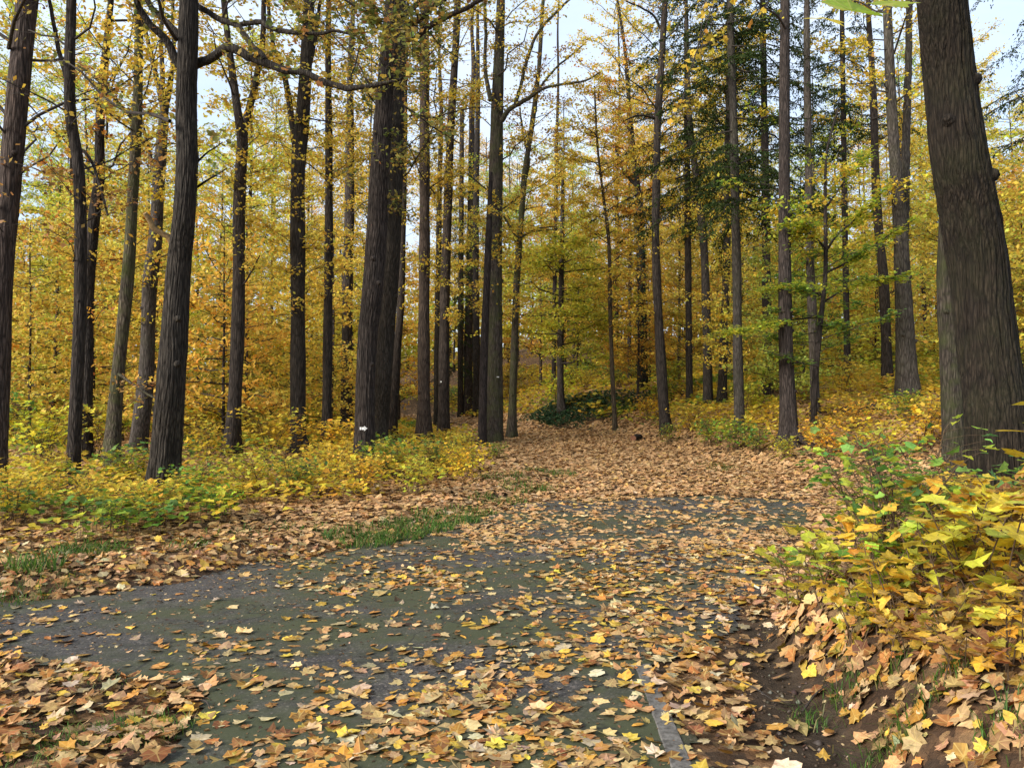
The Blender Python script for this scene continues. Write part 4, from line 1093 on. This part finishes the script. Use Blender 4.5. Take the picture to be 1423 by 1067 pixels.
def tint_for(u, y, rng):
    """tint of a tree's foliage: golden left of centre, orange right of centre, greener far right and far left"""
    n = rng.uniform()
    g = (.58, .84, .8); yl = (1, 1, 1); og = (1.0, .82, .8); yg = (.80, .98, .8); gd = (1.0, .93, .9); br = (.92, .80, .9)
    names = {g: 'green', yl: 'yellow', og: 'orange', yg: 'yellow green', gd: 'golden', br: 'rusty'}
    if u < 120: c = [yg, yl, og, gd][rng.choice(4, p=[.34, .36, .1, .2])]
    elif u < 560: c = [gd, yl, yg][rng.choice(3, p=[.42, .36, .22])]
    elif u < 820: c = [gd, yg, yl, g][rng.choice(4, p=[.33, .27, .26, .14])]
    elif u < 1000: c = [og, gd, yl, yg][rng.choice(4, p=[.36, .4, .20, .04])]
    else: c = [yl, yg, gd, og, g][rng.choice(5, p=[.38, .18, .26, .12, .06])]
    return c, names[c]


def put_tree(protos, kindword, x, y, smin, smax, zs=(1, 1)):
    global placed
    z = tz(x, y); u, v = to_px((x, y, z))
    c, cn = tint_for(u, y, rb)
    c = tuple(float(q * math.exp(rb.normal(0, .08))) for q in c)
    near = 'nearer' if y < 34 else 'distant' if y < 52 else 'far'
    s = rb.uniform(smin, smax)
    label = f'{near} {cn + " " if kindword != "spruce" else "dark green "}{kindword} {zone(u)}'
    bk = float(rb.uniform(.8, 1.5))
    o = copy_tree(protos[rb.integers(len(protos))], (x, y, z - .05), rb.uniform(0, 6.28), (s, s, s * rb.uniform(*zs)), label, None, (1, 1, 1) if kindword == 'spruce' else c, (bk, bk * .97, bk * .94))
    seen.setdefault(label, []).append(o)
    placed.append((x, y))


def free(x, y, d, road=1.0):
    if -sdist(np.array([x]), np.array([y]), LEFT)[0] < road and sdist(np.array([x]), np.array([y]), RIGHT)[0] < road: return False
    return all((x - a) ** 2 + (y - b) ** 2 > d * d for a, b in placed)


def batch(protos, word, n, y0, y1, d, s0, s1, road=1.0, umin=-120, umax=1540, zs=(.9, 1.1)):
    k = 0; tries = 0
    while k < n and tries < n * 60:
        tries += 1
        y = math.sqrt(rb.uniform(y0 * y0, y1 * y1)); u = rb.uniform(umin, umax); x = (u - W / 2) / F * y
        if not free(x, y, d, road): continue
        put_tree(protos, word, x, y, s0, s1, zs); k += 1


batch(US, 'young maple', 34, 21, 34, 2.0, .7, 1.05, 2.0)
batch(US, 'young maple', 54, 34, 62, 2.4, .9, 1.4, 2.0)
batch(TA, 'tall tree', 15, 28, 42, 2.4, .75, 1.0, 2.5)
batch(TA, 'tall tree', 66, 42, 75, 2.6, .85, 1.15, 2.0)
batch(SP, 'spruce', 9, 40, 70, 3, .8, 1.1, 2)
for l, os_ in seen.items():
    if len(os_) > 1:
        for o in os_: o['group'] = l.replace(' tree ', ' trees ').replace(' maple ', ' maples ')
for p in US + TA + SP:
    for ch in list(p.children): bpy.data.objects.remove(ch)
    bpy.data.objects.remove(p)

# ------------------------------------------------------------------ far wood, one mass
mb = MB(); rf = np.random.default_rng(33)
n = 150
a = rf.uniform(-.72, .72, n); d = rf.uniform(72, 115, n); x = np.sin(a) * d * 1.15; y = np.cos(a) * d
for k in range(n):
    z = tz(x[k], y[k]); h = rf.uniform(6, 13); b = np.array([x[k], y[k], z])
    ax = np.stack([np.linspace(0, rf.normal(0, .7), 6), np.linspace(0, rf.normal(0, .5), 6), np.linspace(-.5, h, 6)], 1) + b
    tube(mb, ax, np.linspace(.2, .05, 6), 5, 0, cap=False)
    m = 750; zz = z + h * (1 - 1.0 * rf.uniform(0, 1, m) ** 1.1); ang = rf.uniform(0, 6.28, m); q = rf.uniform(.3, 3.4, m) * np.sqrt(rf.uniform(.1, 1, m))
    cl = rf.integers(0, 40, m); off = rf.normal(0, 1.6, (40, 3))[cl] * [1, 1, .7]
    P = np.stack([x[k] + q * np.cos(ang) * .6, y[k] + q * np.sin(ang) * .6, zz], 1) + off
    u, v = to_px(b); c, _ = tint_for(u, 99, rf)
    leaves(mb, 'kite', P, .5 * rf.uniform(.5, 1.3, m), pick(NEU, m, rf) * np.array(c)[None], rf, .7, .3, 1)
o = mb.build('far_woodland', [M_TWIG, M_LEAF]); o['kind'] = 'stuff'; o['label'] = 'mass of far off yellow and brown autumn wood closing the view'; o['category'] = 'woodland'

# ------------------------------------------------------------------ shrubs and saplings
def proto_sapling(name, h, stems, nleaf, size, pal, seed, kind='maple', flat=.25, spread=.35, cat='sapling'):
    rng = np.random.default_rng(seed); root = thing(name, 'x', cat, (0, 0, 0))
    ms = MB(); ml = MB(); tips = []
    for s_ in range(stems):
        a = rng.uniform(0, 6.28); l = spread * rng.uniform(.3, 1.1); hh = h * rng.uniform(.7, 1.05)
        st = rng.normal(0, .06 * spread / .35, 3) * [1, 1, 0]
        P = catmull(np.array([st + [0, 0, -.05], st + [math.cos(a) * l * .3, math.sin(a) * l * .3, hh * .45], st + [math.cos(a) * l, math.sin(a) * l, hh]]), 9)
        tube(ms, P, np.linspace(.0075, .003, 9) * (h / .7) ** .5, 5, 0)
        k = max(3, nleaf // stems)
        t = np.clip(rng.beta(2.4, 1.1, k), .2, 1); p0 = polyline_at(P, t); az = rng.uniform(0, 6.28, k)
        pl = rng.uniform(.06, .24, k) * (spread / .35) * (1.2 - .4 * t)
        p1 = p0 + np.stack([np.cos(az) * pl, np.sin(az) * pl, rng.uniform(.0, .08, k) + flat * pl * .3], 1)
        twigs(ms, p0, (p0 + p1) / 2 + [0, 0, .012], p1, np.full(k, .0022), 0)
        tips.append(p1)
    P = np.concatenate(tips); n = len(P)
    leaves(ml, kind, P, size * np.clip(rng.normal(1, .25, n), .45, 1.35), pick(pal, n, rng, .22), rng, .42, .55, 0)
    ms.build('stem', M_STEM, root); ml.build('leaves', M_LEAF, root)
    return root


PY = [proto_sapling('maple_sapling', .5 + .08 * k, 5, 46 + 5 * k, .118, P_YELLOW, 400 + k) for k in range(3)]
PO = [proto_sapling('maple_sapling', .5, 5, 54, .112, [(.55, .33, .05, 2), (.46, .24, .06, 2), (.60, .42, .05, 2), (.3, .13, .05, 1)], 410 + k) for k in range(2)]
PG = [proto_sapling('green_shrub', .9, 8, 300, .068, P_GREEN + P_YGREEN + [(.30, .42, .07, 4), (.22, .36, .07, 4)], 420 + k, 'small', .3, .5, 'shrub') for k in range(2)]
PYG = [proto_sapling('maple_sapling', .5, 4, 52, .108, P_YGREEN, 430 + k) for k in range(2)]
PSH = [proto_sapling('yellow_shrub', 1.2, 9, 380, .105, P_YELLOW, 440 + k, 'small', .2, .75, 'shrub') for k in range(2)]
PSG = [proto_sapling('green_shrub', 1.0, 9, 360, .10, P_GREEN + P_YGREEN[:2], 450 + k, 'small', .2, .75, 'shrub') for k in range(2)]
ALLP = PY + PO + PG + PYG + PSH + PSG
SHR = [
    # right foreground (u, v of foot, protos, scale, tint, label)
    (1265, 795, PG, 1.05, 'thin stemmed bright green shrub among yellow maple leaves on the right bank'),
    (1215, 800, PG, .9, 'smaller green shrub at the left front of the tall green one on the right bank'),
    (1235, 770, PYG, 1.0, 'lime sapling behind the tall green shrub, at the crest of the right bank'),
    (1105, 850, PYG, .85, 'lime green maple sapling overhanging the bare earth of the bank'),
    (1150, 835, PYG, .95, 'lime and yellow maple sapling just behind the bare earth bank'),
    (1200, 860, PYG, .8, 'yellow green maple sapling in front of the smaller green shrub'),
    (1235, 880, PY, .7, 'small yellow maple sapling low in front of the green shrubs'),
    (1290, 850, PY, .85, 'broad leaved yellow maple sapling below the tall green shrub'),
    (1340, 860, PY, .9, 'large yellow maple sapling in the middle of the right bank'),
    (1395, 850, PY, .95, 'yellow maple sapling with large leaves by the right edge, lower one'),
    (1420, 800, PY, 1.0, 'tall yellow maple sapling at the right edge, front of the huge trunk'),
    (1375, 780, PO, 1.0, 'orange tinged maple sapling under the huge right trunk'),
    (1430, 760, PO, .9, 'amber maple sapling half cut by the right edge'),
    (1340, 750, PO, .85, 'brownish maple sapling left of the orange tinged one'),
    (1290, 740, PY, .8, 'pale yellow maple sapling behind the tall green shrub'),
    (1240, 725, PY, .8, 'yellow maple sapling at the crest of the right bank, left end'),
    (1200, 745, PYG, .8, 'light green sapling on the left slope of the right bank'),
    (1380, 905, PO, .6, 'withered orange maple sapling low at the right'),
    (1310, 905, PO, .55, 'small rusty maple sapling low in the middle of the bank'),
    (1180, 770, PY, .7, 'yellow maple sapling at the left foot of the green shrubs'),
    (1190, 905, PY, .55, 'yellow sapling with few leaves right above the bare earth'),
    (1250, 925, PO, .55, 'amber sapling low on the near bank, below the small yellow one'),
    (1330, 950, PO, .55, 'golden brown sapling near the lower right corner'),
    (1405, 940, PY, .6, 'yellow sapling at the right edge low on the near bank'),
    (1270, 820, PY, .9, 'tall bright yellow maple sapling right in front of the tall green shrub'),
    (1350, 820, PY, .95, 'bright yellow maple sapling right of the tall green shrub'),
    (1410, 880, PO, .7, 'orange brown sapling at the right edge below the yellow ones'),
    (1225, 840, PYG, .8, 'lime green sapling in the front row of the right bank shrubs'),
    # right, middle distance
    (1150, 640, PSH, .75, 'yellow shrub right of the root flare trunk'),
    (1225, 640, PSH, .8, 'yellow shrub at the slope foot left of the huge trunk'),
    (1290, 625, PSH, .9, 'broad yellow shrub just left of the huge trunk'),
    (1260, 590, PSG, .8, 'green shrub up the slope below the pale double trunk'),
    (1325, 600, PSH, .8, 'yellow shrub touching the mossy trunk behind the huge one'),
    (1185, 600, PSH, .7, 'small yellow shrub between the layered green tree and the slope'),
    (1020, 628, PSG, .75, 'blue green shrub at the foot of the scaly spruce'),
    (1050, 630, PSG, .65, 'low green shrub right of the scaly spruce'),
    (985, 622, PSG, .75, 'green and yellow shrub between the bent foot trunk and the scaly spruce'),
    (930, 618, PSG, .6, 'small leafy shrub at the foot of the bent foot trunk'),
    (965, 600, PSH, .8, 'yellow shrub behind the bent foot trunk'),
    (1090, 640, PSH, .45, 'small yellow bush in front of the root flare trunk'),
    (900, 585, PSH, .8, 'yellow green shrub below the ivy wrapped trunk'),
    (920, 560, PSG, .9, 'green shrub up the slope right of the ivy wrapped trunk'),
    (1040, 575, PSH, .9, 'yellow shrub behind the scaly spruce'),
    # left of the path
    (60, 660, PSH, 1.1, 'tall loose yellow sapling right of the edge trunk'),
    (140, 640, PSH, 1.2, 'loose golden shrub between the curving and the mossy trunks'),
    (300, 620, PSH, 1.2, 'tall yellow sapling just left of the forked trunk'),
    (375, 640, PSH, 1.0, 'loose yellow shrub between the forked and the flared trunk'),
    (470, 640, PSH, .9, 'yellow shrub just left of the arrow oak'),
    (20, 620, PSG, 1.3, 'tall yellow green bush left of the edge trunk'),
    (545, 668, PSG, .8, 'green shrub right of the arrow oak foot'),
    (600, 660, PSG, .75, 'green leafed shrub below the grey column trunk'),
    (575, 690, PSH, .55, 'yellow shrub in front of the green ones near the arrow oak'),
    (650, 670, PSH, .6, 'yellow shrub left of the grassy path edge'),
    (690, 640, PSG, .45, 'small pale green shrub at the foot of the path side trunk'),
    (640, 640, PSH, .6, 'yellow shrub below the paint spot trunk'),
    (500, 690, PSH, .6, 'yellow shrub at the foot of the arrow oak'),
    (290, 650, PSH, .8, 'yellow shrub between the foreground oak and the forked trunk'),
    (270, 700, PSG, .6, 'green shrub right of the foreground oak foot'),
    (180, 680, PSG, .7, 'green shrub left of the foreground oak'),
    (350, 690, PSH, .65, 'yellow shrub in front of the forked trunk'),
    (410, 690, PSG, .65, 'yellow green shrub in front of the thick flared trunk'),
    (460, 670, PSH, .6, 'yellow shrub in front of the thin straight trunk'),
    (60, 690, PSH, .55, 'low yellow shrub between the edge trunk and the curving trunk'),
    (20, 730, PSH, .55, 'bright yellow bush at the left edge'),
    (110, 720, PSH, .5, 'yellow bush in front of the curving trunk'),
    (220, 730, PSH, .5, 'yellow bush in front of the foreground oak'),
    (160, 745, PSG, .4, 'small green bush by the leaf strip at the left'),
    (300, 725, PSG, .45, 'low green bush at the front of the yellow carpet'),
    (60, 640, PSG, .8, 'green shrub behind the edge trunk'),
    (360, 600, PSG, 1.1, 'yellow green bush behind the forked trunk'),
    (275, 605, PSH, 1.1, 'large pale yellow bush behind the foreground oak'),
    (440, 600, PSG, 1.0, 'green bush behind the thick flared trunk'),
]
for (u, v, protos, s, label) in SHR:
    b = ground_hit(u, v)
    k = rb.uniform(.85, 1.15)
    copy_tree(protos[rb.integers(len(protos))], (b[0], b[1], b[2]), rb.uniform(0, 6.28), (s * k, s * k, s), label, None, tuple(float(q) for q in np.exp(rb.normal(0, .08, 3))))
n0 = len(seen); seen2 = {}
k = 0
while k < 105:
    y = math.sqrt(rb.uniform(20 ** 2, 58 ** 2)); u = rb.uniform(-80, 1500); x = (u - W / 2) / F * y
    if not free(x, y, .9, 1.2) or (480 < u < 700 and y < 36): continue
    pr = PSH if rb.uniform() < .62 else PSG; s = rb.uniform(1.0, 1.7)
    label = ('nearer' if y < 30 else 'distant' if y < 44 else 'far') + (' yellow' if pr is PSH else ' green') + ' bush ' + zone(u)
    o = copy_tree(pr[rb.integers(2)], (x, y, tz(x, y)), rb.uniform(0, 6.28), (s, s, s * .9), label, None, tuple(float(q) for q in np.exp(rb.normal(0, .1, 3))))
    seen2.setdefault(label, []).append(o); k += 1
for l, os_ in seen2.items():
    if len(os_) > 1:
        for o in os_: o['group'] = l.replace(' bush ', ' bushes ')
for p in ALLP:
    for ch in list(p.children): bpy.data.objects.remove(ch)
    bpy.data.objects.remove(p)
# tall sapling at the right edge whose leaves hang before the huge trunk
root = thing('maple_sapling', 'tall sapling at the right edge with a few big yellow leaves before the huge trunk', 'sapling', tuple(ground_hit(1500, 880)))
b = np.array(root.location); tp = [(1408, 597, .15), (1412, 628, .11), (1432, 560, .14), (1440, 640, .13), (1450, 590, .15)]
mb = MB(); mid = unproj(1460, 600, b[1]); tube(mb, catmull(np.array([b - [0, 0, .05], (b + mid) / 2 + [.04, 0, 0], mid]), 12), np.linspace(.009, .004, 12), 6, 0)
P = np.array([unproj(u, v, b[1] - .1) for u, v, _ in tp]); n = len(P)
twigs(mb, np.repeat(mid[None] - [0, 0, .1], n, 0), (P + mid) / 2, P, np.full(n, .003), 0)
mb.build('stem', M_STEM, root, b)
mb = MB(); leaves(mb, 'maple', P, np.array([t_[2] for t_ in tp]), pick([(.62, .46, .03, 1)], n, rg), rg, .3, .3, 0); mb.build('leaves', M_LEAF, root, b)

# ------------------------------------------------------------------ logs, twigs
def log(name, label, a, b, r, cat, mat=M_BARK, off=0.0):
    mb = MB(); a = np.array(a); b = np.array(b)
    root = thing(name, label, cat, a)
    P = catmull(np.array([a, (a + b) / 2 + np.random.default_rng(1).normal(0, r * .4, 3), b]), 14)
    tube(mb, P, np.linspace(r, r * .85, 14), 14, 0, ridge=.03, cap=False); mb.build('log_body', mat, root, a)
    th = np.linspace(0, 2 * PI, 14, endpoint=False); d = (b - a) / np.linalg.norm(b - a)
    for p, q, s_ in ((P[0], r, -1), (P[-1], r * .85, 1)):
        u_ = np.cross(d, [0, 0, 1]); u_ /= np.linalg.norm(u_); w_ = np.cross(d, u_)
        V = np.concatenate([[p + d * s_ * .004], p + q * .99 * (np.cos(th)[:, None] * u_ + np.sin(th)[:, None] * w_)])
        mb = MB(); mb.add(V, np.array([[0, 1 + i, 1 + (i + 1) % 14] for i in range(14)])); mb.build('cut_end', M_LOGEND, root, a)


p = ground_hit(880, 614); log('log', 'short reddish cut log end lying at the right edge of the leafy path', p + [0, 0, .12], p + [.3, .45, .16], .10, 'log')
p = ground_hit(1170, 578); q = ground_hit(1222, 572); log('fallen_log', 'dark rotting log lying on the slope right of the layered green tree', p + [0, 0, .1], q + [0, 0, .12], .13, 'log')
for (u0, v0, u1, v1, lb) in [(268, 986, 292, 992, 'short dark twig on the asphalt by the lower left leaf patch'), (1010, 950, 1075, 985, 'thin dry twig on the bare earth below the bank'), (1115, 1000, 1150, 965, 'dry twig leaning at the foot of the bank')]:
    a = ground_hit(u0, v0) + [0, 0, .025]; b = ground_hit(u1, v1) + [0, 0, .03]
    mb = MB(); tube(mb, catmull(np.array([a, (a + b) / 2 + [.01, .02, .015], b]), 8), np.linspace(.007, .003, 8), 6, 0)
    o = mb.build('fallen_twig', M_TWIG, None, tuple(a)); o['label'] = lb; o['category'] = 'twig'

# ------------------------------------------------------------------ light, sky, camera
SUN_EL, SUN_AZ = R(28), R(-128)      # azimuth from straight ahead (+Y), negative = left
world = bpy.data.worlds.new('World'); bpy.context.scene.world = world; world.use_nodes = True
t = world.node_tree; t.nodes.clear()
out = t.nodes.new('ShaderNodeOutputWorld'); bg = t.nodes.new('ShaderNodeBackground'); sky = t.nodes.new('ShaderNodeTexSky')
sky.sky_type = 'NISHITA'; sky.sun_disc = False; sky.sun_elevation = SUN_EL; sky.sun_rotation = SUN_AZ; sky.air_density = 1.0; sky.dust_density = 1.0
co = t.nodes.new('ShaderNodeTexCoord')
mp = t.nodes.new('ShaderNodeMapping'); mp.inputs['Scale'].default_value = (1, 1, 2.2); t.links.new(co.outputs['Generated'], mp.inputs[0])
cn = noise(t, mp.outputs[0], 2.6, 7, .6, .3)
fac = ramp(t, cn, [(.36, (.55, .55, .55)), (.62, (.95, .95, .95))])
c = mixc(t, fac, sky.outputs[0], (3.2, 3.7, 4.45))
t.links.new(c, bg.inputs[0]); bg.inputs[1].default_value = .10
t.links.new(bg.outputs[0], out.inputs[0])
ld = bpy.data.lights.new('sun', 'SUN'); ld.energy = 2.3; ld.angle = R(25); ld.color = (1, .95, .87)
lo = bpy.data.objects.new('sun', ld); C.objects.link(lo)
dirv = Vector((math.sin(SUN_AZ) * math.cos(SUN_EL), math.cos(SUN_AZ) * math.cos(SUN_EL), math.sin(SUN_EL)))
lo.rotation_euler = dirv.to_track_quat('Z', 'Y').to_euler(); lo.location = dirv * 50

cam = bpy.data.cameras.new('camera'); co_ = bpy.data.objects.new('camera', cam); C.objects.link(co_)
cam.sensor_fit = 'HORIZONTAL'; cam.sensor_width = 36; cam.lens = 36 * F / W; cam.clip_end = 2000; cam.clip_start = .05
co_.location = CAM; co_.rotation_euler = (PI / 2 + PITCH, 0, 0)
sc = bpy.context.scene; sc.camera = co_
sc.view_settings.view_transform = 'Standard'; sc.view_settings.look = 'None'; sc.view_settings.exposure = 1.6; sc.view_settings.gamma = 1
sc.cycles.max_bounces = 8; sc.cycles.diffuse_bounces = 4; sc.cycles.transmission_bounces = 4; sc.cycles.use_denoising = True
for k in ('edge', 'oak', 'arrow', 'pathside', 'root', 'big', 'spruce', 'ivyfoot', 'double'):
    print(k, np.round(TREES[k]['base'], 2), 'r', round(float(TREES[k]['r'][5]), 3))
print('objects', len(bpy.data.objects))
